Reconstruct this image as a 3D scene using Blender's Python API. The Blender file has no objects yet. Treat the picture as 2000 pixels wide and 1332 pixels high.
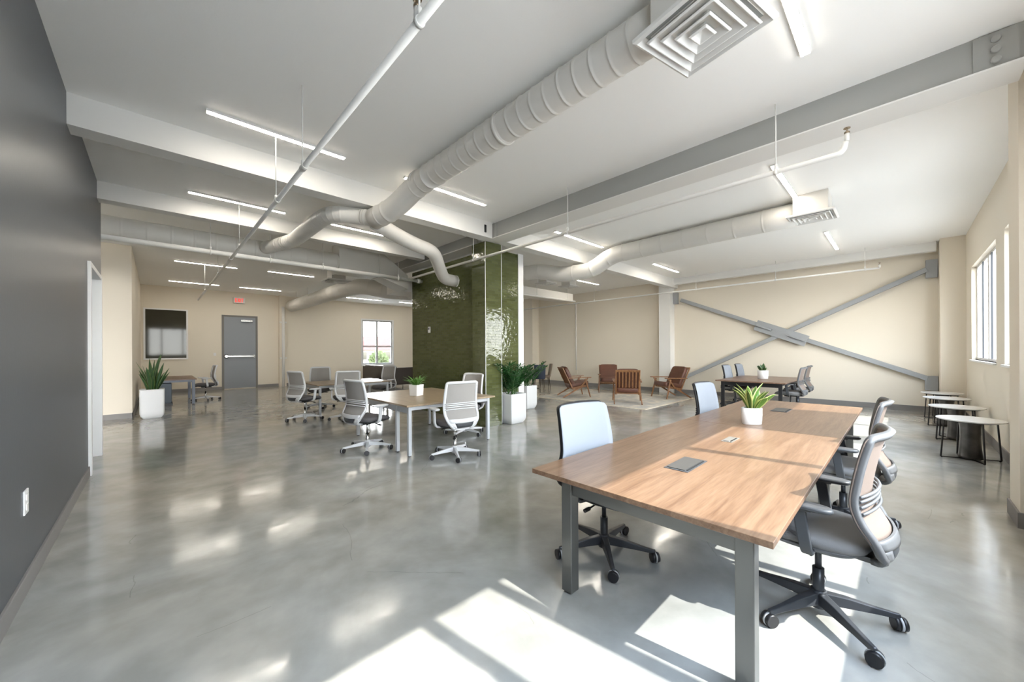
import bpy, bmesh, math, random
from mathutils import Vector, Matrix
random.seed(7)
PI = math.pi
scene = bpy.context.scene
COL = scene.collection

# ------------------------------------------------------------------ materials
def new_mat(name):
    m = bpy.data.materials.new(name); m.use_nodes = True
    nt = m.node_tree
    return m, nt, nt.nodes['Principled BSDF']
def pmat(name, col, rough=.5, metal=0.0, spec=.5, coat=0.0, bump=0.0, bscale=40, var=0.0, vscale=6):
    m, nt, b = new_mat(name)
    b.inputs['Base Color'].default_value = (*col, 1)
    b.inputs['Roughness'].default_value = rough
    b.inputs['Metallic'].default_value = metal
    b.inputs['Specular IOR Level'].default_value = spec
    b.inputs['Coat Weight'].default_value = coat
    tc = None
    if bump or var:
        tc = nt.nodes.new('ShaderNodeTexCoord')
    if bump:
        n = nt.nodes.new('ShaderNodeTexNoise'); n.inputs['Scale'].default_value = bscale
        nt.links.new(tc.outputs['Object'], n.inputs['Vector'])
        bp = nt.nodes.new('ShaderNodeBump'); bp.inputs['Strength'].default_value = bump; bp.inputs['Distance'].default_value = .01
        nt.links.new(n.outputs['Fac'], bp.inputs['Height']); nt.links.new(bp.outputs['Normal'], b.inputs['Normal'])
    if var:
        n = nt.nodes.new('ShaderNodeTexNoise'); n.inputs['Scale'].default_value = vscale; n.inputs['Detail'].default_value = 5
        nt.links.new(tc.outputs['Object'], n.inputs['Vector'])
        r = nt.nodes.new('ShaderNodeValToRGB')
        r.color_ramp.elements[0].position = .3; r.color_ramp.elements[1].position = .7
        r.color_ramp.elements[0].color = (*[c * (1 - var) for c in col], 1)
        r.color_ramp.elements[1].color = (*[min(1, c * (1 + var)) for c in col], 1)
        nt.links.new(n.outputs['Fac'], r.inputs['Fac']); nt.links.new(r.outputs['Color'], b.inputs['Base Color'])
    return m
def emat(name, col, s):
    m, nt, b = new_mat(name)
    b.inputs['Base Color'].default_value = (*col, 1)
    b.inputs['Emission Color'].default_value = (*col, 1)
    b.inputs['Emission Strength'].default_value = s
    return m

M = {}
M['ceiling'] = pmat('ceiling_paint', (.95, .95, .94), .75, bump=.05, bscale=60)
M['white'] = pmat('white_paint', (.79, .785, .765), .5)
M['cream'] = pmat('cream_paint', (.77, .705, .60), .7, bump=.04, bscale=80)
M['graywall'] = pmat('charcoal_wall_paint', (.060, .069, .084), .36, spec=.5, bump=.03, bscale=30)
M['steel_gray'] = pmat('grey_steel_paint', (.36, .365, .35), .5)
M['window_gray'] = pmat('pale_grey_window_frame', (.50, .51, .53), .45)
M['brace'] = pmat('brace_grey_paint', (.33, .345, .36), .55)
M['base'] = pmat('grey_rubber_base', (.22, .21, .205), .55)
M['doorgray'] = pmat('grey_door_paint', (.25, .27, .30), .45)
M['framegray'] = pmat('grey_frame_paint', (.16, .15, .14), .45)
M['doorlight'] = pmat('pale_grey_door_paint', (.42, .46, .52), .4)
M['trimwhite'] = pmat('white_trim', (.80, .80, .80), .4)
M['duct'] = pmat('painted_duct', (.70, .685, .65), .45)
M['chrome'] = pmat('chrome', (.75, .75, .75), .2, metal=1)
M['brass'] = pmat('brass_fitting', (.35, .28, .2), .35, metal=1)
M['black'] = pmat('black_plastic', (.018, .019, .022), .4)
M['blackmetal'] = pmat('black_metal', (.025, .025, .027), .4, metal=.3)
M['tablemetal'] = pmat('dark_bronze_table_metal', (.17, .172, .165), .3, metal=.75)
M['graphite'] = pmat('graphite_plastic', (.125, .13, .138), .38)
M['graphite_dark'] = pmat('dark_graphite_plastic', (.055, .06, .068), .42)
M['basedark'] = pmat('dark_chair_base', (.06, .065, .075), .32, metal=.4)
M['chairwhite'] = pmat('light_grey_plastic', (.66, .67, .69), .4)
M['seatdark'] = pmat('charcoal_seat_fabric', (.115, .11, .115), .9, bump=.2, bscale=300)
M['seatgray'] = pmat('grey_seat_fabric', (.19, .19, .195), .85, bump=.2, bscale=300)
M['meshgray'] = pmat('grey_back_mesh', (.33, .315, .30), .8, bump=.35, bscale=500)
M['meshbrown'] = pmat('taupe_back_mesh', (.20, .155, .13), .8, bump=.35, bscale=500)
M['meshsheen'] = pmat('painted_sheen_back_mesh', (.27, .30, .345), .8, bump=.2, bscale=500)  # sheen and light through the mesh are put into this pale colour
M['caster'] = pmat('caster_black', (.015, .015, .018), .35)
M['casterrim'] = pmat('caster_rim', (.45, .46, .48), .3)
M['tablewhite'] = pmat('silver_table_leg', (.55, .57, .60), .35)
M['tableblue'] = pmat('slate_table_leg', (.20, .23, .30), .4)
M['pot'] = pmat('white_ceramic', (.82, .81, .80), .3)
M['planter'] = pmat('white_planter', (.74, .75, .77), .4)
M['soil'] = pmat('soil', (.03, .022, .015), .95, bump=.8, bscale=60)
M['leather'] = pmat('brown_leather', (.115, .042, .024), .42, bump=.12, bscale=70, var=.15, vscale=5)
M['sofaleather'] = pmat('dark_brown_leather', (.030, .019, .014), .32, bump=.1, bscale=60)
M['drum'] = pmat('blackened_steel', (.10, .095, .09), .3, metal=.9, var=.25, vscale=8)
M['quartz'] = pmat('white_stone_top', (.80, .79, .77), .18)
M['denim'] = pmat('navy_upholstery', (.035, .045, .075), .85)
M['taupe'] = pmat('taupe_upholstery', (.20, .155, .115), .85)
M['darkwood'] = pmat('dark_wood_leg', (.035, .02, .012), .4)
M['tan'] = pmat('light_wood_top', (.52, .36, .20), .4)
M['red'] = emat('exit_red', (.9, .06, .04), .55)
M['led'] = emat('led_diffuser', (1, .92, .80), 41.0)
M['darkglass'] = pmat('room_shade_glass', (.045, .042, .03), .05, spec=.3)
M['grill'] = pmat('power_box_lid', (.065, .063, .06), .5)
M['power_gray'] = pmat('power_box_frame', (.28, .27, .25), .4, metal=.4)
M['tankgray'] = pmat('pedestal_blue_grey', (.11, .14, .18), .5)
M['redwall'] = pmat('red_cladding', (.15, .048, .046), .7)
M['palewall'] = pmat('pale_cladding', (.20, .18, .15), .7)
M['ground'] = pmat('pale_paving', (.27, .255, .235), .9, var=.15, vscale=.3)
M['dark'] = pmat('dark_recess', (.012, .012, .012), .9)
M['steelpipe'] = pmat('galvanised_pipe', (.52, .50, .48), .35, metal=.5)

def wood_mat(name, c1, c2, c3, axis='X', rough=.32, scale=1.0):
    m, nt, b = new_mat(name)
    tc = nt.nodes.new('ShaderNodeTexCoord'); mp = nt.nodes.new('ShaderNodeMapping')
    s = [17 * scale] * 3; s['XYZ'.index(axis)] = 1.1 * scale
    mp.inputs['Scale'].default_value = s
    nt.links.new(tc.outputs['Object'], mp.inputs['Vector'])
    n1 = nt.nodes.new('ShaderNodeTexNoise'); n1.inputs['Scale'].default_value = 1.0; n1.inputs['Detail'].default_value = 8; n1.inputs['Distortion'].default_value = 1.2
    n2 = nt.nodes.new('ShaderNodeTexNoise'); n2.inputs['Scale'].default_value = 6.5; n2.inputs['Detail'].default_value = 9
    nt.links.new(mp.outputs[0], n1.inputs['Vector']); nt.links.new(mp.outputs[0], n2.inputs['Vector'])
    mx = nt.nodes.new('ShaderNodeMath'); mx.operation = 'MULTIPLY_ADD'; mx.inputs[1].default_value = .45
    ml = nt.nodes.new('ShaderNodeMath'); ml.operation = 'MULTIPLY'; ml.inputs[1].default_value = .6
    nt.links.new(n2.outputs['Fac'], mx.inputs[0]); nt.links.new(n1.outputs['Fac'], ml.inputs[0]); nt.links.new(ml.outputs[0], mx.inputs[2])
    r = nt.nodes.new('ShaderNodeValToRGB'); e = r.color_ramp.elements
    e[0].position = .38; e[0].color = (*c1, 1); e[1].position = .68; e[1].color = (*c3, 1)
    k = e.new(.52); k.color = (*c2, 1)
    nt.links.new(mx.outputs[0], r.inputs['Fac']); nt.links.new(r.outputs['Color'], b.inputs['Base Color'])
    b.inputs['Roughness'].default_value = rough
    return m
M['oak'] = wood_mat('oak_laminate', (.135, .074, .042), (.19, .112, .067), (.24, .15, .094))
M['oakedge'] = wood_mat('oak_edge', (.16, .09, .052), (.20, .118, .07), (.24, .15, .095))
M['oakgrey'] = wood_mat('pale_oak_laminate', (.30, .22, .14), (.37, .28, .185), (.43, .335, .23), axis='Y')
M['teak'] = wood_mat('teak', (.17, .075, .03), (.26, .12, .05), (.34, .17, .075), axis='Z', rough=.4, scale=1.4)
M['walnut'] = wood_mat('walnut_laminate', (.15, .085, .055), (.20, .12, .08), (.25, .155, .105))

def floor_mat():
    m, nt, b = new_mat('polished_concrete')
    L = nt.links.new; N = nt.nodes.new
    tc = N('ShaderNodeTexCoord')
    n1 = N('ShaderNodeTexNoise'); n1.inputs['Scale'].default_value = .75; n1.inputs['Detail'].default_value = 9; n1.inputs['Distortion'].default_value = .9; n1.inputs['Roughness'].default_value = .6
    n2 = N('ShaderNodeTexNoise'); n2.inputs['Scale'].default_value = 3.5; n2.inputs['Detail'].default_value = 8
    n3 = N('ShaderNodeTexNoise'); n3.inputs['Scale'].default_value = .3; n3.inputs['Detail'].default_value = 3
    for n in (n1, n2, n3): L(tc.outputs['Object'], n.inputs['Vector'])
    r1 = N('ShaderNodeValToRGB'); e = r1.color_ramp.elements
    e[0].position = .3; e[0].color = (.29, .283, .263, 1); e[1].position = .72; e[1].color = (.44, .433, .405, 1)
    L(n1.outputs['Fac'], r1.inputs['Fac'])
    r2 = N('ShaderNodeValToRGB'); e = r2.color_ramp.elements
    e[0].position = .35; e[0].color = (.86, .86, .86, 1); e[1].position = .65; e[1].color = (1.08, 1.08, 1.08, 1)
    L(n2.outputs['Fac'], r2.inputs['Fac'])
    r3 = N('ShaderNodeValToRGB'); e = r3.color_ramp.elements
    e[0].position = .4; e[0].color = (.93, .975, 1.03, 1); e[1].position = .62; e[1].color = (1.05, 1.0, .93, 1)
    L(n3.outputs['Fac'], r3.inputs['Fac'])
    m1 = N('ShaderNodeMix'); m1.data_type = 'RGBA'; m1.blend_type = 'MULTIPLY'; m1.inputs[0].default_value = 1
    L(r1.outputs['Color'], m1.inputs[6]); L(r2.outputs['Color'], m1.inputs[7])
    m2 = N('ShaderNodeMix'); m2.data_type = 'RGBA'; m2.blend_type = 'MULTIPLY'; m2.inputs[0].default_value = 1
    L(m1.outputs[2], m2.inputs[6]); L(r3.outputs['Color'], m2.inputs[7])
    # hairline cracks: edges of a warped voronoi, masked by noise
    wn = N('ShaderNodeTexNoise'); wn.inputs['Scale'].default_value = 1.6; wn.inputs['Detail'].default_value = 5
    L(tc.outputs['Object'], wn.inputs['Vector'])
    mxv = N('ShaderNodeMix'); mxv.data_type = 'RGBA'; mxv.inputs[0].default_value = .18
    L(tc.outputs['Object'], mxv.inputs[6]); L(wn.outputs['Color'], mxv.inputs[7])
    vo = N('ShaderNodeTexVoronoi'); vo.feature = 'DISTANCE_TO_EDGE'; vo.inputs['Scale'].default_value = .8
    L(mxv.outputs[2], vo.inputs['Vector'])
    lt = N('ShaderNodeMath'); lt.operation = 'LESS_THAN'; lt.inputs[1].default_value = .0016
    L(vo.outputs['Distance'], lt.inputs[0])
    mk = N('ShaderNodeTexNoise'); mk.inputs['Scale'].default_value = 1.1; L(tc.outputs['Object'], mk.inputs['Vector'])
    gt = N('ShaderNodeMath'); gt.operation = 'GREATER_THAN'; gt.inputs[1].default_value = .55; L(mk.outputs['Fac'], gt.inputs[0])
    mu = N('ShaderNodeMath'); mu.operation = 'MULTIPLY'; L(lt.outputs[0], mu.inputs[0]); L(gt.outputs[0], mu.inputs[1])
    mu2 = N('ShaderNodeMath'); mu2.operation = 'MULTIPLY'; mu2.inputs[1].default_value = .3; L(mu.outputs[0], mu2.inputs[0])
    m3 = N('ShaderNodeMix'); m3.data_type = 'RGBA'; L(mu2.outputs[0], m3.inputs[0])
    L(m2.outputs[2], m3.inputs[6]); m3.inputs[7].default_value = (.12, .115, .11, 1)
    L(m3.outputs[2], b.inputs['Base Color'])
    rr = N('ShaderNodeMapRange'); rr.inputs['From Min'].default_value = .3; rr.inputs['From Max'].default_value = .7
    rr.inputs['To Min'].default_value = .07; rr.inputs['To Max'].default_value = .17
    L(n2.outputs['Fac'], rr.inputs['Value']); L(rr.outputs[0], b.inputs['Roughness'])
    bn = N('ShaderNodeTexNoise'); bn.inputs['Scale'].default_value = 3.0; bn.inputs['Detail'].default_value = 3
    L(tc.outputs['Object'], bn.inputs['Vector'])
    bp = N('ShaderNodeBump'); bp.inputs['Strength'].default_value = .07; bp.inputs['Distance'].default_value = .02
    L(bn.outputs['Fac'], bp.inputs['Height']); L(bp.outputs['Normal'], b.inputs['Normal'])
    b.inputs['Specular IOR Level'].default_value = .8
    return m
M['floor'] = floor_mat()

def tile_mat(name='green_glazed_tile', tint=(1, 1, 1)):
    m, nt, b = new_mat(name)
    L = nt.links.new; N = nt.nodes.new
    tc = N('ShaderNodeTexCoord'); sp = N('ShaderNodeSeparateXYZ'); L(tc.outputs['Object'], sp.inputs[0])
    ad = N('ShaderNodeMath'); ad.operation = 'ADD'; L(sp.outputs['X'], ad.inputs[0]); L(sp.outputs['Y'], ad.inputs[1])
    cb = N('ShaderNodeCombineXYZ'); L(ad.outputs[0], cb.inputs['X']); L(sp.outputs['Z'], cb.inputs['Y'])
    br = N('ShaderNodeTexBrick'); br.inputs['Scale'].default_value = 1
    br.inputs['Brick Width'].default_value = .17; br.inputs['Row Height'].default_value = .054
    br.inputs['Mortar Size'].default_value = .003; br.inputs['Mortar Smooth'].default_value = .1
    br.inputs['Color1'].default_value = (.068, .076, .024, 1); br.inputs['Color2'].default_value = (.098, .112, .040, 1)
    br.inputs['Mortar'].default_value = (.08, .095, .05, 1)
    L(cb.outputs[0], br.inputs['Vector']); L(br.outputs['Color'], b.inputs['Base Color'])
    b.inputs['Roughness'].default_value = .06
    n = N('ShaderNodeTexNoise'); n.inputs['Scale'].default_value = 11; n.inputs['Detail'].default_value = 2
    L(tc.outputs['Object'], n.inputs['Vector'])
    b1 = N('ShaderNodeBump'); b1.inputs['Strength'].default_value = .35; b1.inputs['Distance'].default_value = .012
    L(n.outputs['Fac'], b1.inputs['Height'])
    b2 = N('ShaderNodeBump'); b2.invert = True; b2.inputs['Strength'].default_value = .6; b2.inputs['Distance'].default_value = .004
    L(br.outputs['Fac'], b2.inputs['Height']); L(b1.outputs['Normal'], b2.inputs['Normal']); L(b2.outputs['Normal'], b.inputs['Normal'])
    return m
M['tile'] = tile_mat()

def glass_mat():
    m = bpy.data.materials.new('window_glass'); m.use_nodes = True
    nt = m.node_tree; nt.nodes.clear(); L = nt.links.new; N = nt.nodes.new
    o = N('ShaderNodeOutputMaterial'); t = N('ShaderNodeBsdfTransparent'); g = N('ShaderNodeBsdfGlossy'); g.inputs['Roughness'].default_value = .01
    t.inputs['Color'].default_value = (.97, .985, .98, 1)
    lw = N('ShaderNodeLayerWeight'); lw.inputs['Blend'].default_value = .5
    pw = N('ShaderNodeMath'); pw.operation = 'POWER'; pw.inputs[1].default_value = 5; L(lw.outputs['Facing'], pw.inputs[0])
    f = N('ShaderNodeMath'); f.operation = 'MULTIPLY_ADD'; f.inputs[1].default_value = .9; f.inputs[2].default_value = .04; L(pw.outputs[0], f.inputs[0])
    mx = N('ShaderNodeMixShader'); L(f.outputs[0], mx.inputs[0]); L(t.outputs[0], mx.inputs[1]); L(g.outputs[0], mx.inputs[2]); L(mx.outputs[0], o.inputs['Surface'])
    return m
M['glass'] = glass_mat()

def leaf_mat(name, inner, edge=None, ew=.14, rough=.35, band=.0):
    m, nt, b = new_mat(name); L = nt.links.new; N = nt.nodes.new
    uv = N('ShaderNodeUVMap'); uv.uv_map = 'UVMap'; sp = N('ShaderNodeSeparateXYZ'); L(uv.outputs[0], sp.inputs[0])
    n = N('ShaderNodeTexNoise'); n.inputs['Scale'].default_value = 18; L(uv.outputs[0], n.inputs['Vector'])
    r = N('ShaderNodeValToRGB'); e = r.color_ramp.elements
    e[0].position = .35; e[0].color = (*[c * .6 for c in inner], 1); e[1].position = .65; e[1].color = (*inner, 1)
    L(n.outputs['Fac'], r.inputs['Fac']); src = r.outputs['Color']
    if edge:
        a = N('ShaderNodeMath'); a.operation = 'SUBTRACT'; a.inputs[1].default_value = .5; L(sp.outputs['X'], a.inputs[0])
        ab = N('ShaderNodeMath'); ab.operation = 'ABSOLUTE'; L(a.outputs[0], ab.inputs[0])
        g = N('ShaderNodeMath'); g.operation = 'GREATER_THAN'; g.inputs[1].default_value = .5 - ew; L(ab.outputs[0], g.inputs[0])
        mx = N('ShaderNodeMix'); mx.data_type = 'RGBA'; L(g.outputs[0], mx.inputs[0]); L(src, mx.inputs[6]); mx.inputs[7].default_value = (*edge, 1)
        src = mx.outputs[2]
    L(src, b.inputs['Base Color']); b.inputs['Roughness'].default_value = rough
    return m
M['leaf_yellow'] = leaf_mat('snake_leaf_yellow_edge', (.13, .27, .05), (.55, .60, .22), .15)
M['leaf_dark'] = leaf_mat('snake_leaf_dark', (.035, .095, .03), (.16, .22, .06), .08)
M['leaf_zz'] = leaf_mat('zz_leaf', (.03, .11, .03), None, rough=.25)
M['leaf_fern'] = leaf_mat('fern_leaf', (.14, .33, .06), None)
M['stem'] = pmat('green_stem', (.06, .15, .04), .5)
M['foliage_out'] = pmat('outdoor_foliage', (.045, .06, .02), .9, var=.4, vscale=3)

def rug_mat():
    m, nt, b = new_mat('cream_wool_rug'); L = nt.links.new; N = nt.nodes.new
    tc = N('ShaderNodeTexCoord')
    v = N('ShaderNodeTexVoronoi'); v.inputs['Scale'].default_value = 3.2; L(tc.outputs['Object'], v.inputs['Vector'])
    n = N('ShaderNodeTexNoise'); n.inputs['Scale'].default_value = 5; n.inputs['Detail'].default_value = 8; L(tc.outputs['Object'], n.inputs['Vector'])
    a = N('ShaderNodeMath'); a.operation = 'MULTIPLY_ADD'; a.inputs[1].default_value = .4; L(v.outputs['Distance'], a.inputs[0]); L(n.outputs['Fac'], a.inputs[2])
    r = N('ShaderNodeValToRGB'); e = r.color_ramp.elements
    e[0].position = .45; e[0].color = (.74, .68, .58, 1); e[1].position = .8; e[1].color = (.50, .49, .46, 1)
    L(a.outputs[0], r.inputs['Fac']); L(r.outputs['Color'], b.inputs['Base Color']); b.inputs['Roughness'].default_value = .95
    return m
M['rug'] = rug_mat()
M['rugedge'] = pmat('cream_rug_border', (.70, .63, .52), .95, bump=.5, bscale=200)

# ------------------------------------------------------------------ mesh builder
class MB:
    def __init__(s): s.v = []; s.f = []; s.sm = []; s.mi = []; s.uv = None
    def add(s, vs, fs, smooth=False, mi=0):
        o = len(s.v); s.v += [tuple(v) for v in vs]
        for f in fs: s.f.append([i + o for i in f]); s.sm.append(smooth); s.mi.append(mi)
    def box(s, x0, x1, y0, y1, z0, z1, mi=0):
        v = [(x, y, z) for x in (x0, x1) for y in (y0, y1) for z in (z0, z1)]
        s.add(v, [(0, 1, 3, 2), (4, 6, 7, 5), (0, 4, 5, 1), (2, 3, 7, 6), (0, 2, 6, 4), (1, 5, 7, 3)], False, mi); return s
    def bar(s, p, q, w, h, w2=None, h2=None, up=(0, 0, 1), mi=0):
        p = Vector(p); q = Vector(q); d = (q - p).normalized(); u = Vector(up)
        if abs(d.dot(u)) > .98: u = Vector((0, 1, 0))
        a = d.cross(u).normalized(); b = a.cross(d).normalized()
        w2 = w if w2 is None else w2; h2 = h if h2 is None else h2
        v = []
        for c, ww, hh in ((p, w, h), (q, w2, h2)):
            for i, j in ((-1, -1), (1, -1), (1, 1), (-1, 1)): v.append(c + a * ww / 2 * i + b * hh / 2 * j)
        s.add(v, [(0, 1, 2, 3), (7, 6, 5, 4), (0, 4, 5, 1), (1, 5, 6, 2), (2, 6, 7, 3), (3, 7, 4, 0)], False, mi); return s
    def tube(s, pts, r, n=12, cap=True, smooth=True, mi=0, closed=False):
        pts = [Vector(p) for p in pts]; N = len(pts)
        rr = r if isinstance(r, (list, tuple)) else [r] * N
        o = len(s.v); prev = None
        for i, p in enumerate(pts):
            if closed: d = pts[(i + 1) % N] - pts[i - 1]
            else: d = (pts[min(i + 1, N - 1)] - pts[max(i - 1, 0)])
            d.normalize()
            if prev is None:
                u = Vector((0, 0, 1)) if abs(d.z) < .9 else Vector((1, 0, 0))
                a = d.cross(u).normalized()
            else:
                a = (prev - d * prev.dot(d)).normalized()
            prev = a; b = d.cross(a)
            for k in range(n):
                t = 2 * PI * k / n
                s.v.append(tuple(p + (a * math.cos(t) + b * math.sin(t)) * rr[i]))
        M_ = N if closed else N - 1
        for i in range(M_):
            j = (i + 1) % N
            for k in range(n):
                l = (k + 1) % n
                s.f.append([o + i * n + k, o + i * n + l, o + j * n + l, o + j * n + k]); s.sm.append(smooth); s.mi.append(mi)
        if cap and not closed:
            s.f.append([o + k for k in range(n)][::-1]); s.sm.append(False); s.mi.append(mi)
            s.f.append([o + (N - 1) * n + k for k in range(n)]); s.sm.append(False); s.mi.append(mi)
        return s
    def cyl(s, p, q, r, r2=None, n=16, mi=0):
        return s.tube([p, q], [r, r if r2 is None else r2], n, mi=mi)
    def lathe(s, prof, n=32, c=(0, 0), mi=0, smooth=True):
        o = len(s.v); K = len(prof)
        for r, z in prof:
            for k in range(n):
                t = 2 * PI * k / n; s.v.append((c[0] + r * math.cos(t), c[1] + r * math.sin(t), z))
        for i in range(K - 1):
            for k in range(n):
                l = (k + 1) % n
                s.f.append([o + i * n + k, o + i * n + l, o + (i + 1) * n + l, o + (i + 1) * n + k]); s.sm.append(smooth); s.mi.append(mi)
        s.f.append([o + k for k in range(n)][::-1]); s.sm.append(False); s.mi.append(mi)
        s.f.append([o + (K - 1) * n + k for k in range(n)]); s.sm.append(False); s.mi.append(mi)
        return s
    def loft(s, rings, cap=True, smooth=True, mi=0):
        o = len(s.v); n = len(rings[0])
        for r in rings: s.v += [tuple(p) for p in r]
        for i in range(len(rings) - 1):
            for k in range(n):
                l = (k + 1) % n
                s.f.append([o + i * n + k, o + i * n + l, o + (i + 1) * n + l, o + (i + 1) * n + k]); s.sm.append(smooth); s.mi.append(mi)
        if cap:
            s.f.append([o + k for k in range(n)][::-1]); s.sm.append(False); s.mi.append(mi)
            s.f.append([o + (len(rings) - 1) * n + k for k in range(n)]); s.sm.append(False); s.mi.append(mi)
        return s
    def grid(s, fn, nu, nv, th=0, nrm=None, smooth=True, mi=0):
        """surface fn(u,v) u,v in 0..1; if th, closed slab offset along -nrm"""
        P = [[Vector(fn(i / nu, j / nv)) for j in range(nv + 1)] for i in range(nu + 1)]
        o = len(s.v); W = nv + 1
        for row in P:
            for p in row: s.v.append(tuple(p))
        for i in range(nu):
            for j in range(nv):
                s.f.append([o + i * W + j, o + (i + 1) * W + j, o + (i + 1) * W + j + 1, o + i * W + j + 1]); s.sm.append(smooth); s.mi.append(mi)
        if th:
            d = Vector(nrm) * th; o2 = len(s.v)
            for row in P:
                for p in row: s.v.append(tuple(p + d))
            for i in range(nu):
                for j in range(nv):
                    s.f.append([o2 + i * W + j + 1, o2 + (i + 1) * W + j + 1, o2 + (i + 1) * W + j, o2 + i * W + j]); s.sm.append(smooth); s.mi.append(mi)
            bd = [(i, 0) for i in range(nu + 1)] + [(nu, j) for j in range(1, nv + 1)] + [(i, nv) for i in range(nu - 1, -1, -1)] + [(0, j) for j in range(nv - 1, 0, -1)]
            for a in range(len(bd)):
                i, j = bd[a]; k, l = bd[(a + 1) % len(bd)]
                s.f.append([o + k * W + l, o + i * W + j, o2 + i * W + j, o2 + k * W + l]); s.sm.append(False); s.mi.append(mi)
        return s
    def build(s, name, mats, parent=None, loc=None, rz=0, bevel=0, seg=2, angle=40):
        me = bpy.data.meshes.new(name)
        me.from_pydata(s.v, [], s.f)
        me.polygons.foreach_set('use_smooth', s.sm)
        me.polygons.foreach_set('material_index', s.mi)
        if s.uv:
            uvl = me.uv_layers.new(name='UVMap')
            for li, l in enumerate(me.loops): uvl.data[li].uv = s.uv[l.vertex_index]
        me.update()
        o = bpy.data.objects.new(name, me); COL.objects.link(o)
        for m in (mats if isinstance(mats, (list, tuple)) else [mats]): me.materials.append(M[m] if isinstance(m, str) else m)
        if parent is not None: o.parent = parent
        if loc is not None: o.location = loc
        if rz: o.rotation_euler[2] = rz
        if bevel:
            b = o.modifiers.new('bevel', 'BEVEL'); b.width = bevel; b.segments = seg; b.limit_method = 'ANGLE'; b.angle_limit = math.radians(angle)
            b.harden_normals = False
        return o

def fillet(pts, rad, n=8):
    pts = [Vector(p) for p in pts]; out = [pts[0]]
    for i in range(1, len(pts) - 1):
        a, p, b = pts[i - 1], pts[i], pts[i + 1]
        r = min(rad, (a - p).length * .48, (b - p).length * .48)
        s = p + (a - p).normalized() * r; e = p + (b - p).normalized() * r
        for k in range(n + 1):
            t = k / n; out.append(s * (1 - t) ** 2 + p * 2 * t * (1 - t) + e * t * t)
    out.append(pts[-1]); return out

def thing(name, label, cat, loc=(0, 0, 0), rz=0, group=None, scale=None):
    o = bpy.data.objects.new(name, None); COL.objects.link(o)
    o.empty_display_size = .1
    o.location = loc; o.rotation_euler[2] = rz
    o['label'] = label; o['category'] = cat
    if group: o['group'] = group
    if scale: o.scale = (scale,) * 3
    return o
def tag(o, label, cat, group=None):
    o['label'] = label; o['category'] = cat
    if group: o['group'] = group
    return o
def struct(name, mb, mat, **k):
    o = mb.build(name, mat, **k); o['kind'] = 'structure'; return o
def dup(root, loc, rz, label, group=None):
    r = root.copy(); COL.objects.link(r); r.location = loc; r.rotation_euler[2] = rz
    r['label'] = label
    if group: r['group'] = group
    for ch in list(root.children):
        c = ch.copy(); COL.objects.link(c); c.parent = r
        for g in list(ch.children):
            d = g.copy(); COL.objects.link(d); d.parent = c
    return r

# ------------------------------------------------------------------ room shell
H = 3.95
XD = -.6      # charcoal wall plane
XR = 13.2     # far right wall plane
YW = -.97     # window wall plane
YF = 18.8     # far wall with the door
WT = .15      # window wall thickness

struct('floor', MB().box(-6, 13.4, -1.2, 19.0, -.1, 0), 'floor')
struct('ceiling', MB().box(-6, 13.4, -1.2, 19.0, H, H + .15), 'ceiling')

# charcoal wall with a doorway
mb = MB()
mb.box(XD - .15, XD, -1.12, 6.86, 0, H).box(XD - .15, XD, 8.09, 8.38, 0, H).box(XD - .15, XD, 6.86, 8.09, 2.59, H)
struct('wall_left', mb, 'graywall')
mb = MB()
mb.box(XD - .02, XD + .015, -.97, 6.82, 0, .12)
struct('baseboard_left', mb, 'base', bevel=.004)
# pale steel door in the charcoal wall
mb = MB()
mb.box(XD - .15, XD + .03, 6.82, 6.9, 0, 2.62).box(XD - .15, XD + .03, 8.06, 8.12, 0, 2.62).box(XD - .15, XD + .03, 6.9, 8.06, 2.56, 2.62)
fr = struct('door_1', mb, 'trimwhite', bevel=.004)
mb = MB().box(XD - .13, XD - .09, 6.9, 8.06, .01, 2.56)
mb.build('door_leaf', 'doorlight', fr)
mb = MB().cyl((XD - .09, 7.02, 1.05), (XD - .03, 7.02, 1.05), .012).cyl((XD - .035, 7.02, 1.05), (XD - .035, 7.14, 1.05), .01).cyl((XD - .088, 7.02, 1.05), (XD - .08, 7.02, 1.05), .03)
mb.build('door_handle', 'chrome', fr)

# cream wall past the charcoal wall and its return
mb = MB().box(-6, -.4, 12.2, 12.35, 0, H).box(-.55, -.4, 12.35, YF, 0, H)
struct('wall_corridor', mb, 'cream')
struct('baseboard_corridor', MB().box(-6, -.385, 12.185, 12.2, 0, .12).box(-.4, -.385, 12.185, YF, 0, .12), 'base')
struct('wall_corridor_end', MB().box(-6.1, -6, -1.2, 12.35, 0, H), 'cream')
# far wall: opening for the outside window
wx0, wx1, wz0, wz1 = 7.52, 9.14, .84, 3.1
mb = MB()
mb.box(-.4, wx0, YF, YF + .2, 0, H).box(wx1, XR, YF, YF + .2, 0, H).box(wx0, wx1, YF, YF + .2, 0, wz0).box(wx0, wx1, YF, YF + .2, wz1, H)
struct('wall_far', mb, 'cream')
struct('baseboard_far', MB().box(-.4, 1.9, YF - .015, YF, 0, .12).box(3.1, XR, YF - .015, YF, 0, .12), 'base')
# right wall
struct('wall_right', MB().box(XR, XR + .2, -1.12, YF + .2, 0, H), 'cream')
struct('baseboard_right', MB().box(XR - .015, XR, YW, YF, 0, .13), 'base')
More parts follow.
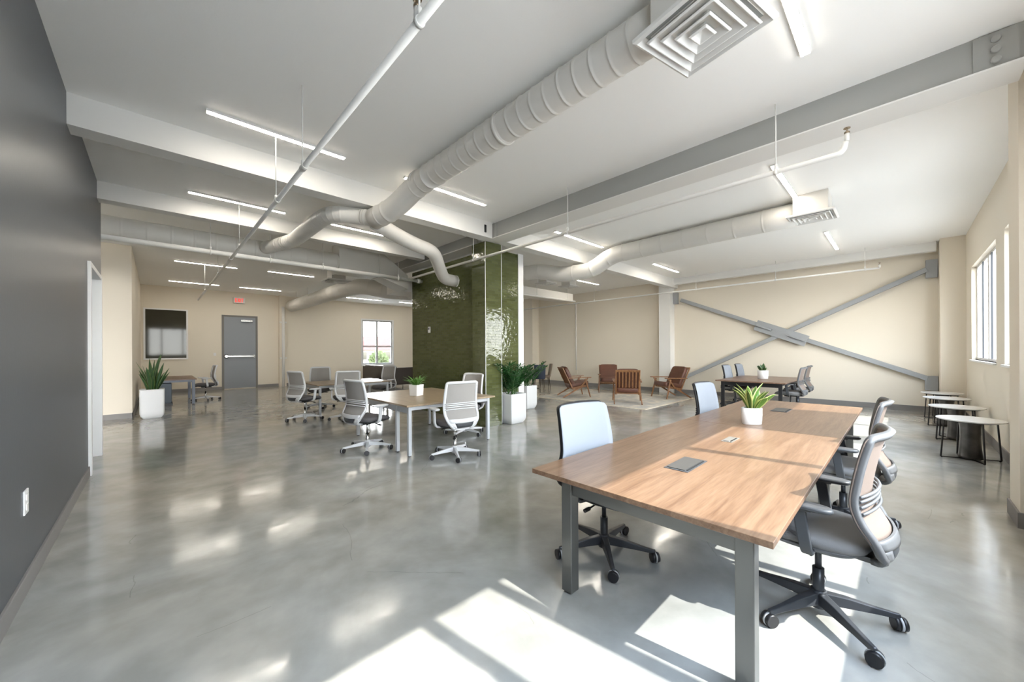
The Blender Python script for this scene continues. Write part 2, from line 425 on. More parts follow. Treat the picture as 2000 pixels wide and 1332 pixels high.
# pilasters
struct('trim_1', MB().box(12.62, XR, YW, -.6, 0, H), 'cream')
struct('trim_2', MB().box(12.85, XR, 5.52, 5.92, 0, H), 'white')
struct('trim_3', MB().box(12.75, XR, 11.95, 12.5, 0, H), 'cream')
struct('trim_4', MB().box(5.2, 5.62, YW, -.68, 0, H), 'cream')
struct('baseboard_pilaster', MB().box(5.185, 5.635, -.68, -.665, 0, .13).box(5.185, 5.2, YW, -.68, 0, .13).box(5.62, 5.635, YW, -.68, 0, .13), 'base')
struct('trim_5', MB().box(3.86, 4.12, YF - .2, YF, 0, H), 'cream')

# window wall
wins = [('window_1', 8.98, 11.75, 1.28, 3.12, [10.35], .16), ('window_2', 6.1, 8.32, 1.28, 3.12, [7.0], .05), ('window_3', -.42, 4.48, 1.28, 3.32, [.3, 1.5, 1.98, 3.3], .085)]  # first window's wide centre mullion is added to split its floor sunlight
mb = MB(); xs = sorted([w[1:3] for w in wins]); cur = -.75
for a, b in xs:
    mb.box(cur, a, YW - WT, YW, 0, H); cur = b
mb.box(cur, XR + .2, YW - WT, YW, 0, H)
for nme, a, b, z0, z1, mul, mw in wins:
    mb.box(a, b, YW - WT, YW, 0, z0); mb.box(a, b, YW - WT, YW, z1, H)
struct('wall_windows', mb, 'cream')
struct('baseboard_windows', MB().box(-.58, 5.2, YW, YW + .015, 0, .13).box(5.635, 12.62, YW, YW + .015, 0, .13), 'base')
for nme, a, b, z0, z1, mul, mw in wins:
    y0, y1 = YW - .12, YW - .07; t = .045
    mb = MB()
    mb.box(a, b, y0, y1, z0, z0 + t).box(a, b, y0, y1, z1 - t, z1).box(a, a + t, y0, y1, z0 + t, z1 - t).box(b - t, b, y0, y1, z0 + t, z1 - t)
    for x in mul: mb.box(x - mw / 2, x + mw / 2, y0, y1, z0 + t, z1 - t)
    f = struct(nme, mb, 'trimwhite')
    MB().box(a + .01, b - .01, y0 + .02, y0 + .026, z0 + .01, z1 - .01).build('pane', 'glass', f)
    g = MB()
    for x in mul[:1] if nme == 'window_1' else []:
        for xx in (x - .45, x + .5): g.box(xx - .02, xx + .02, y1 + .002, y1 + .022, z0 + t, z1 - t)
    if g.v: g.build('blind_cord', 'graphite_dark', f)
    MB().box(a - .02, b + .02, YW - .07, YW + .035, z0 - .03, z0).build('window_sill', 'trimwhite', f)

# far window to the outside
mb = MB(); t = .07; xm = (wx0 + wx1) / 2 - .03
mb.box(wx0, wx1, YF + .04, YF + .1, wz0, wz0 + t).box(wx0, wx1, YF + .04, YF + .1, wz1 - t, wz1)
for xa, xb in ((wx0, wx0 + t), (xm - .05, xm + .05), (wx1 - t, wx1)): mb.box(xa, xb, YF + .04, YF + .1, wz0 + t, wz1 - t)
for xa, xb in ((wx0 + t, xm - .05), (xm + .05, wx1 - t)): mb.box(xa, xb, YF + .045, YF + .095, 1.72, 1.80)
f = struct('window_4', mb, 'window_gray')
MB().box(wx0, wx1, YF + .06, YF + .066, wz0, wz1).build('pane', 'glass', f)
mb = MB().box(wx0 - .06, wx0, YF - .02, YF - .001, wz0, wz1).box(wx1, wx1 + .06, YF - .02, YF - .001, wz0, wz1).box(wx0 - .06, wx1 + .06, YF - .02, YF - .001, wz1, wz1 + .06).box(wx0 - .06, wx1 + .06, YF - .06, YF - .001, wz0 - .06, wz0)
mb.build('window_casing', 'trimwhite', f)

# inner window with a white frame beside the planter
mb = MB(); a, b, z0, z1 = -.33, .88, 1.24, 3.12; t = .05
mb.box(a, b, YF - .04, YF + .01, z0, z0 + t).box(a, b, YF - .04, YF + .01, z1 - t, z1).box(a, a + t, YF - .04, YF + .01, z0 + t, z1 - t).box(b - t, b, YF - .04, YF + .01, z0 + t, z1 - t)
f = struct('window_5', mb, 'trimwhite')
MB().box(a + t, b - t, YF - .015, YF - .005, z0 + t, z1 - t).build('pane', 'darkglass', f)  # dark colour stands in for the unlit room behind the pane

# grey exit door
mb = MB(); a, b = 1.9, 3.1; t = .07; zt = 3.0
mb.box(a, a + t, YF - .03, YF, 0, zt).box(b - t, b, YF - .03, YF, 0, zt).box(a + t, b - t, YF - .03, YF, zt - t, zt)
f = struct('door_2', mb, 'framegray')
MB().box(a + t, b - t, YF - .018, YF - .002, .03, zt - t).build('door_leaf', 'doorgray', f)
mb = MB().box(a + .12, b - .1, YF - .09, YF - .05, 1.30, 1.36)
mb.box(b - .16, b - .1, YF - .09, YF - .02, 1.27, 1.39)
pb = mb.build('push_bar', 'chrome', f, bevel=.01)
MB().cyl((a + .14, YF - .02, 1.33), (a + .14, YF - .10, 1.33), .09, .05, n=20).build('bar_end', 'chrome', pb)
MB().box(a + .62, b - .18, YF - .08, YF - .018, zt - .26, zt - .17).build('door_closer', 'chrome', f, bevel=.008)

# ------------------------------------------------------------------ green tiled core and column
mb = MB().box(4.92, 5.95, 5.92, 8.93, 0, 3.56)
struct('wall_core', mb, 'white')
t_ = MB().box(4.9, 4.92, 6.06, 8.93, 0, 3.56); t_.box(5.1, 5.83, 5.9, 5.92, 0, 3.64)
struct('wall_green_tile', t_, 'tile')
struct('trim_6', MB().box(5.83, 5.99, 5.885, 5.95, 0, 3.66).box(5.95, 5.99, 5.95, 8.93, 0, 3.56), 'trimwhite')
cx0, cy0 = 4.66, 5.62
col = thing('tiled_column', 'square column clad in glossy green tiles under the steel beams', 'column', (cx0 + .21, cy0 + .21, 0))
MB().box(-.21, .21, -.21, .21, 0, 3.65).build('tile_cladding', 'tile', col)
for x in (-.217, .207): MB().box(x, x + .01, -.217, -.207, 0, 3.65).build('corner_trim', 'trimwhite', col)

# ------------------------------------------------------------------ beams
def ibeam_A(name, x0, x1, xweb, y0, y1, label, zb=3.65, webmat='steel_gray', flmat='white', grp=None):
    r = thing(name, label, 'beam', ((x0 + x1) / 2, (y0 + y1) / 2, zb)); ox, oy = (x0 + x1) / 2, (y0 + y1) / 2
    if grp: r['group'] = grp
    MB().box(xweb - ox, xweb + .014 - ox, y0 - oy, y1 - oy, .014, H - zb).build('web', webmat, r)
    MB().box(x0 - ox, x1 - ox, y0 - oy, y1 - oy, 0, .014).build('bottom_flange', flmat, r)  # white stands in for floor light on the underside of a grey flange
    return r, ox, oy, zb
r, ox, oy, zb = ibeam_A('steel_beam', 4.66, 5.02, 4.70, -.66, 5.60, 'long grey steel beam from the window side to the green column')
mb = MB().box(4.685 - ox, 4.70 - ox, -.62 - oy, -.40 - oy, .02, .29)
pl = mb.build('end_plate', 'steel_gray', r)
for z in (.07, .15, .23): MB().cyl((4.685 - ox, -.51 - oy, z), (4.66 - ox, -.51 - oy, z), .026, n=12).build('bolt', 'steel_gray', pl, bevel=.004)
mb = MB().box(4.68 - ox, 4.70 - ox, 5.3 - oy, 5.55 - oy, .02, .28); mb.build('end_plate', 'steel_gray', r)
ibeam_A('steel_beam', 4.66, 5.02, 4.82, 6.06, 11.2, 'grey steel beam continuing behind the green column towards the far ducts')
r = thing('ceiling_beam', 'white beam spanning from the charcoal wall across to the green column', 'beam', (2.0, 5.52, 3.65), group='white cross beams')
MB().box(-2.6, 2.66, -.12, .12, 0, .3).build('beam_body', 'white', r)
MB().box(2.46, 2.5, -.135, -.12, .08, .22).build('slot', 'dark', r)
r = thing('ceiling_beam', 'white beam from the green column to the narrow pilaster on the right wall', 'beam', (9.0, 5.52, 3.65), group='white cross beams')
MB().box(-3.98, 4.2, -.12, .12, 0, .3).build('beam_body', 'white', r)
r = thing('ceiling_beam', 'second white beam, just in front of the big round duct', 'beam', (2.0, 8.0, 3.7), group='white cross beams')
MB().box(-4, 2.66, -.11, .11, 0, .25).build('beam_body', 'white', r)
r = thing('wall_beam', 'shallow white beam under the ceiling along the cross-braced wall', 'beam', (12.95, 2.5, 3.74))
MB().box(-.08, .08, -3.06, 3.02, 0, .21).build('beam_body', 'white', r)

# ------------------------------------------------------------------ X bracing
r = thing('cross_bracing', 'large grey steel X brace on the cream right wall', 'brace', (XR, 2.37, 0))
xo = -.072
def brace(y0, z0, y1, z1, off=0):
    mb = MB().bar((xo + off, y0 - 2.37, z0), (xo + off, y1 - 2.37, z1), .11, .13, up=(1, 0, 0)); return mb
brace(5.25, 3.22, -.42, .80).build('diagonal', 'brace', r, bevel=.006)
brace(5.25, .50, -.42, 3.36, -.005).build('diagonal', 'brace', r, bevel=.006)
d = Vector((0, -.42 - 5.25, .80 - 3.22)).normalized(); c = Vector((xo - .075, 2.42 - 2.37, 1.98))
n_ = d.cross(Vector((1, 0, 0))).normalized()
mb = MB().bar(c - d * .66, c + d * .66, .31, .03, up=(1, 0, 0))
g = mb.build('centre_plate', 'brace', r, bevel=.004)
MB().bar(c - d * .64 + Vector((-.03, 0, 0)), c - d * .22 + Vector((-.03, 0, 0)), .05, .06, up=(1, 0, 0)).build('stiffener', 'brace', g, bevel=.004)
MB().bar(c + d * .2 + Vector((-.03, 0, 0)), c + d * .64 + Vector((-.03, 0, 0)), .05, .06, up=(1, 0, 0)).build('stiffener', 'brace', g, bevel=.004)
for (y0, y1, z0, z1) in ((-.59, -.40, 3.16, 3.58), (-.59, -.38, .52, .86), (5.36, 5.51, 3.1, 3.5), (5.38, 5.51, .13, .62)):
    MB().box(-.12, 0, y0 - 2.37, y1 - 2.37, z0, z1).build('gusset_plate', 'brace', r, bevel=.006)

# ------------------------------------------------------------------ linear lights
LG = 'linear ceiling lights'
light_rows = [
 (.38, 1.70, 4.78, 'long linear light nearest the charcoal wall, in front of the first white beam'),
 (2.50, 3.93, 4.74, 'linear light half hidden between the spiral duct and the grey steel beam'),
 (.36, 1.62, 7.37, 'linear light near the charcoal wall between the two white beams'),
 (2.40, 3.66, 7.41, 'linear light between the white beams beside the bent duct'),
 (.36, 1.68, 13.15, 'linear light in the back bay, upper left one above the walnut desk'),
 (.32, 1.64, 16.95, 'linear light nearest the inner window, lower left one in the back bay'),
 (2.42, 3.66, 13.03, 'linear light in the back bay, just left of the far ceiling diffuser'),
 (2.24, 3.57, 16.92, 'linear light above and right of the exit sign'),
 (6.12, 7.7, 17.0, 'linear light above the dark sofa, left of the far outside window'),
 (8.6, 9.9, 16.92, 'linear light partly hidden behind the green tiled wall'),
 (5.84, 7.55, 4.82, 'linear light right of the green column, crossed by the sprinkler pipe'),
 (10.0, 11.68, 7.65, 'linear light above the leather armchairs, beyond the white beam'),
 (10.03, 11.66, 4.76, 'linear light before the narrow pilaster, left of the X brace'),
 (5.85, 7.5, 1.15, 'linear light crossed by the pipe end, in front of the box diffuser'),
 (9.96, 11.85, 1.06, 'linear light just past the box diffuser near the window wall'),
 (2.6, 3.83, .53, 'brightest linear light right of the large square diffuser at the top edge'),
]
for x0, x1, y, lab in light_rows:
    x0, x1, y = x0 * 1.012, x1 * 1.012, y * 1.012
    r = thing('linear_light', lab, 'ceiling light', ((x0 + x1) / 2, y, H), group=LG)
    L_ = (x1 - x0) / 2
    MB().box(-L_ - .012, L_ + .012, -.034, .034, -.022, 0).build('housing', 'white', r)
    MB().box(-L_, L_, -.028, .028, -.026, -.019).build('light_diffuser', 'led', r)

# ------------------------------------------------------------------ ducts
def duct_mesh(pts, R, ring=.16, rr=.007, n=28, fil=.35, rings=True, fixed=None):
    P = fillet(pts, fil, 8)
    # resample with ring bumps
    out, rad = [], []; acc = 0
    for i in range(len(P) - 1):
        a, b = P[i], P[i + 1]; L = (b - a).length; 
        if L < 1e-5: continue
        if i == 0: out.append(a); rad.append(R)
        pos = 0
        if rings:
            k = math.ceil((acc + 1e-6) / ring) * ring - acc
            while k < L - .02:
                for dd, ra in ((-.03, R), (-.007, R), (0, R + rr), (.007, R), (.03, R)):
                    tt = k + dd
                    if 0 < tt < L: out.append(a + (b - a) * tt / L); rad.append(ra)
                k += ring
        acc += L
        out.append(b); rad.append(R)
    return MB().tube(out, rad, n)
def duct(name, label, pts, R, cat='duct', parts=(), **k):
    o = thing(name, label, cat, pts[0])
    p0 = Vector(pts[0]); mb = duct_mesh([Vector(p) - p0 for p in pts], R, **k)
    mb.build('duct_body', 'duct', o)
    return o, p0
o, p0 = duct('spiral_duct', 'long round spiral duct running from the large diffuser to the bent junction', [(2.56, 1.18, 3.77), (2.58, 4.5, 3.77), (2.46, 5.02, 3.53), (2.36, 5.44, 3.48)], .15)
MB().tube([(0.02, 3.27, 0), (.02, 3.33, 0)], .165, 28).build('collar', 'duct', o)
MB().tube([(.01, 1.6, 0), (.01, 1.64, 0)], .163, 28).build('collar', 'duct', o)
o, p0 = duct('branch_duct', 'elbowed round duct branching left from the junction to the big main duct', [(2.37, 5.44, 3.49), (2.20, 5.64, 3.53), (1.88, 5.75, 3.53), (1.83, 6.1, 3.53), (1.82, 7.7, 3.53), (1.64, 8.25, 3.53), (1.56, 8.56, 3.53)], .118, fil=.3, ring=.07, rr=.004)
o, p0 = duct('branch_duct', 'pale S-bent round duct dropping from the junction in front of the green tiles', [(2.40, 5.46, 3.44), (2.75, 5.7, 3.43), (3.25, 5.85, 3.36), (3.72, 5.96, 3.34), (4.1, 6.35, 3.12), (4.35, 6.58, 3.0), (4.66, 6.62, 3.0)], .12, fil=.3, rings=False)
MB().tube([Vector((4.655, 6.62, 3.0)) - p0, Vector((4.67, 6.62, 3.0)) - p0], .125, 28).build('end_collar', 'duct', o)
o, p0 = duct('main_duct', 'big round main duct crossing behind the second white beam', [(-5.5, 8.75, 3.5), (2.95, 8.75, 3.5)], .19, ring=.3, rr=.005)
# plenum box with its sloping transition
r = thing('plenum_duct', 'rectangular sheet-metal plenum joining the big main duct to the far ducts', 'duct', (3.5, 8.8, 3.28))
MB().box(-.55, .35, -.22, .22, 0, .62).build('plenum_body', 'duct', r, bevel=.006)
MB().box(-.57, -.54, -.235, .235, -.015, .635).build('flange', 'duct', r)
MB().box(.34, .37, -.235, .235, -.015, .635).build('flange', 'duct', r)
mb = MB()
mb.loft([[(.37, -.22, .0), (.37, .22, 0), (.37, .22, .62), (.37, -.22, .62)], [(1.15, -.1, -.2), (1.15, .5, -.2), (1.15, .5, .15), (1.15, -.1, .15)]], smooth=False)
mb.build('transition', 'duct', r)
r2 = thing('rectangular_duct', 'wide rectangular duct passing behind the green tiled wall', 'duct', (6.2, 9.3, 3.08))
MB().box(-1.55, 2.2, -.25, .6, 0, .36).build('duct_body', 'duct', r2, bevel=.006)
o, p0 = duct('round_duct', 'round duct running to the far corner, with a sharp elbow by the plenum', [(4.32, 18.5, 3.5), (4.42, 12.6, 3.52), (4.62, 11.4, 3.52), (4.95, 10.6, 3.3), (5.4, 9.95, 3.24)], .24, fil=.5, ring=.5, rr=.006)
for y in (-1.5, -3.0): MB().cyl((-.23 - y * .02, y, 0), (-.23 - y * .02, y, .45), .006, n=6).build('hanger_rod', 'duct', o)

def diffuser(name, label, loc, size, rz, zc, plen=.42, levels=4):
    r = thing(name, label, 'air diffuser', loc, rz)
    h = H - loc[2]
    mb = MB().box(-plen / 2, plen / 2, -plen / 2, plen / 2, .03, h); mb.build('plenum_box', 'duct', r, bevel=.004)
    mb = MB()
    # stepped square cones
    s = size / 2
    def sq(a, z): return [(-a, -a, z), (a, -a, z), (a, a, z), (-a, a, z)]
    mb.loft([sq(s, .035), sq(s, .025), sq(s * .995, .012), sq(s * .93, .0), sq(s * .82, .045), sq(s * .80, .045)], cap=False, smooth=False)
    mb.build('face_frame', 'white', r)
    a = s * .80; m2 = MB()
    for k in range(levels):
        o1 = a - k * s * .2; i1 = o1 - s * .15
        if k == levels - 1: i1 = .01
        m2.loft([sq(o1, -.002 - .004 * k), sq(o1 - .012, -.012 - .004 * k), sq(max(i1, .01), .03), sq(max(i1 - .002, .008), .04), sq(o1 - .006, .008)], cap=False, smooth=False)
    m2.build('louvre', 'white', r, bevel=.004)
    MB().box(-s * .8, s * .8, -s * .8, s * .8, .036, .04).build('back_plate', 'steel_gray', r)
    return r
diffuser('ceiling_diffuser', 'large square stepped air diffuser hanging at the top edge', (2.50, .86, 3.5), .6, math.radians(-12), 0, plen=.44)
diffuser('ceiling_diffuser', 'box air diffuser near the window wall at the end of the right-hand duct', (7.62, .98, 3.6), .6, 0, 0, plen=.44)
diffuser('ceiling_diffuser', 'far air diffuser left of the duct elbow in the back bay', (3.55, 10.6, 3.40), .62, 0, 0, plen=.36)
diffuser('ceiling_diffuser', 'small box diffuser left of its twin over the armchairs', (8.9, 7.75, 3.6), .5, 0, 0, plen=.34)
diffuser('ceiling_diffuser', 'small box diffuser beside the light over the armchairs', (9.9, 7.62, 3.6), .5, 0, 0, plen=.34)
o, p0 = duct('round_duct', 'cream round duct from the box diffuser bending under the beam on the right side', [(7.70, 1.2, 3.74), (7.76, 4.7, 3.74), (7.6, 5.15, 3.42), (7.35, 5.9, 3.40), (7.2, 6.4, 3.55), (7.15, 7.6, 3.6), (7.0, 8.25, 3.55)], .19, fil=.35, ring=.45, rr=.006)
for y in (.35, 1.9, 3.2): MB().box(-.02, .03, y - .012, y + .012, .18, .215).build('hanger_strap', 'duct', o)
r = thing('rectangular_duct', 'flat rectangular duct end above the armchairs, right of the green core', 'duct', (9.8, 8.85, 3.38))
MB().box(-3.6, 1.7, -.2, .45, 0, .27).build('duct_body', 'duct', r, bevel=.006)
mb = MB().cyl((-3.6, -.26, -.02), (1.75, -.26, -.02), .035)
mb.build('edge_pipe', 'white', r)
for x in (-2.2, -.4, 1.3): MB().cyl((x, -.26, 0), (x, -.26, .57), .008, n=6).build('hanger_rod', 'white', r)

# ------------------------------------------------------------------ sprinkler pipes
def pipe(label, pts, R, hangers, mat='white', head=None, couplings=(), name='sprinkler_pipe'):
    p0 = Vector(pts[0]); o = thing(name, label, 'pipe', pts[0])
    P = [Vector(p) - p0 for p in pts]
    MB().tube(fillet(P, .06, 5), R, 14).build('pipe_run', mat, o)
    if couplings:
        d = (P[1] - P[0]).normalized()
        for t in couplings:
            c = P[0] + d * t; MB().tube([c - d * .04, c + d * .04], R * 1.25, 14).build('coupling', mat, o)
    d = (P[1] - P[0]).normalized()
    for t in hangers:
        c = P[0] + d * t
        mb = MB().cyl(c + Vector((0, 0, R)), (c.x, c.y, H - p0.z), .006, n=6)
        mb.tube([c - d * .012, c + d * .012], R * 1.22, 14)
        mb.cyl(c + Vector((0, 0, R)), c + Vector((0, 0, R + .05)), .014, n=8)
        mb.build('hanger', mat, o)
    if head:
        h = Vector(head) - p0
        hb = MB().cyl(h, h + Vector((0, 0, .07)), .018, n=10).build('sprinkler_drop', mat, o)
        MB().cyl(h + Vector((0, 0, .07)), h + Vector((0, 0, .085)), .02, n=10).cyl(h + Vector((-.015, 0, .085)), h + Vector((-.015, 0, .115)), .004, n=6).cyl(h + Vector((.015, 0, .085)), h + Vector((.015, 0, .115)), .004, n=6).cyl(h + Vector((0, 0, .115)), h + Vector((0, 0, .12)), .025, n=12).build('sprinkler_head', 'brass', hb)
    return o
pipe('long white pipe running away diagonally over the open floor to the back bay', [(.98, -.9, 3.185), (.98, 15.6, 3.185)], .023, [2.6, 4.7, 5.75, 8.3, 11.2, 14.2], head=(.98, 1.72, 3.2), couplings=[4.65, 5.7, 9.25, 12.9, 14.6], mat='white')
pipe('white pipe running crosswise below the big main duct', [(-5.5, 8.42, 3.27), (5.2, 8.42, 3.27)], .043, [5.3 + .9, 7.1, 8.05, 9.75], couplings=[10.3])
pipe('white pipe passing in front of the green column with a sprinkler at its end', [(4.48, 8.36, 3.27), (4.48, .36, 3.27), (4.48, .34, 3.36)], .024, [2.6, 4.9, 7.5], head=(4.48, .33, 3.36))
pipe('thin pipe running along the cross-braced wall below the ceiling', [(12.4, 12.6, 3.42), (12.4, .35, 3.42)], .022, [4.3, 8.1, 10.2, 12.0], head=(12.4, .35, 3.43))
o = thing('wall_conduit', 'thin white conduit dropping down the right wall behind the armchairs', 'conduit', (XR - .03, 9.75, 0))
MB().cyl((0, 0, .62), (0, 0, 3.55), .02, n=10).build('conduit_pipe', 'white', o)
MB().box(-.03, .03, -.06, .06, .5, .64).build('junction_box', 'cream', o)
o = thing('corner_pipe', 'white vertical pipe with brackets in the far corner right of the exit door', 'pipe', (3.99, YF - .26, 0))
MB().cyl((0, 0, 0), (0, 0, 3.45), .055, n=14).build('pipe_run', 'white', o)
for z in (1.2, 2.75): MB().box(-.13, .13, -.02, .06, z, z + .06).build('bracket', 'white', o)

# ------------------------------------------------------------------ small wall fittings
r = thing('exit_sign', 'small white exit sign with red letters above the grey door', 'sign', (2.47, YF - .04, 3.62))
MB().box(-.19, .19, -.03, .04, -.12, .12).build('sign_housing', 'white', r, bevel=.006)
mb = MB(); w = .055; hh = .075; yy = -.036
def seg(x0, z0, x1, z1, t=.018): mb.bar((x0, yy, z0), (x1, yy, z1), .008, t, up=(0, 0, 1) if abs(z1 - z0) < .001 else (1, 0, 0)) if abs(z1 - z0) < .001 else mb.bar((x0, yy, z0), (x1, yy, z1), .008, t, up=(1, 0, 0))
xs0 = -.13
seg(xs0, -hh, xs0, hh)
for z in (-hh + .009, 0, hh - .009): seg(xs0, z, xs0 + w, z)
xs1 = -.045; seg(xs1, -hh, xs1 + w, hh); seg(xs1, hh, xs1 + w, -hh)
xs2 = .045; seg(xs2, -hh, xs2, hh)
xs3 = .105; seg(xs3, -hh, xs3, hh); seg(xs3 - .03, hh - .009, xs3 + .03, hh - .009)
mb.build('exit_lettering', 'red', r)
r = thing('power_outlet', 'white outlet plate low on the charcoal wall', 'outlet', (XD, 3.81, .565))
MB().box(0, .008, -.05, .05, -.075, .075).build('cover_plate', 'trimwhite', r, bevel=.002)
for z in (.012, -.05): MB().box(.007, .012, -.022, .022, z, z + .038).build('socket', 'white', r, bevel=.002)
r = thing('thermostat', 'small white thermostat on the green tiled wall', 'thermostat', (4.9, 8.08, 2.03))
MB().box(-.02, .004, -.045, .045, -.075, .075).build('thermostat_body', 'white', r, bevel=.004)
MB().box(-.024, -.019, -.03, .03, .0, .05).build('display', 'graphite', r)
r = thing('light_switch', 'white switch plate left of the grey exit door', 'switch', (1.68, YF, 1.42))
MB().box(-.04, .04, -.012, 0, -.06, .06).build('cover_plate', 'trimwhite', r, bevel=.002)
MB().box(-.015, .015, -.018, -.011, -.03, .03).build('rocker', 'white', r)

# ------------------------------------------------------------------ office chair
def se_ring(a, b, z, n=36, p=3.2, dy=0.0, taper=0.0, fz=None):
    out = []
    for k in range(n):
        t = 2 * PI * k / n; c, s = math.cos(t), math.sin(t)
        x = a * abs(c) ** (2 / p) * (1 if c >= 0 else -1); y = b * abs(s) ** (2 / p) * (1 if s >= 0 else -1)
        x *= 1 - taper * (-y / b) * .5 if taper else 1
        zz = z + (fz(x, y + dy) if fz else 0)
        out.append((x, y + dy, zz))
    return out
def back_pt(u, v):
    """u -1..1 across, v 0..1 from under the seat to the top"""
    prof = [(0, -.20, .405), (.07, -.255, .412), (.15, -.30, .45), (.26, -.293, .53), (.38, -.245, .62), (.48, -.222, .70), (.62, -.230, .79), (.8, -.252, .91), (.94, -.274, .995), (1, -.286, 1.02)]
    for i in range(len(prof) - 1):
        if v <= prof[i + 1][0] or i == len(prof) - 2:
            a, b = prof[i], prof[i + 1]; t = (v - a[0]) / (b[0] - a[0]); break
    t2 = t
    # smooth via catmull using neighbours
    p0 = prof[max(i - 1, 0)]; p3 = prof[min(i + 2, len(prof) - 1)]
    def cr(k):
        m1 = (b[k] - p0[k]) * .5; m2 = (p3[k] - a[k]) * .5
        return (2 * t ** 3 - 3 * t * t + 1) * a[k] + (t ** 3 - 2 * t * t + t) * m1 + (-2 * t ** 3 + 3 * t * t) * b[k] + (t ** 3 - t * t) * m2
    y, z = cr(1), cr(2)
    wp = [(0, .10), (.06, .13), (.14, .18), (.24, .232), (.34, .252), (.45, .25), (.7, .243), (1, .232)]
    for j in range(len(wp) - 1):
        if v <= wp[j + 1][0] or j == len(wp) - 2:
            tt = (v - wp[j][0]) / (wp[j + 1][0] - wp[j][0]); w = wp[j][1] * (1 - tt) + wp[j + 1][1] * tt; break
    curve = .055 * u * u * (1 if v > .2 else v / .2)
    return Vector((u * w, y + curve, z))
def back_n(u, v):
    e = .01
    a = back_pt(min(u + e, 1), v) - back_pt(max(u - e, -1), v); b = back_pt(u, min(v + e, 1)) - back_pt(u, max(v - e, 0))
    return b.cross(a).normalized() * -1     # points to the sitter (+y)

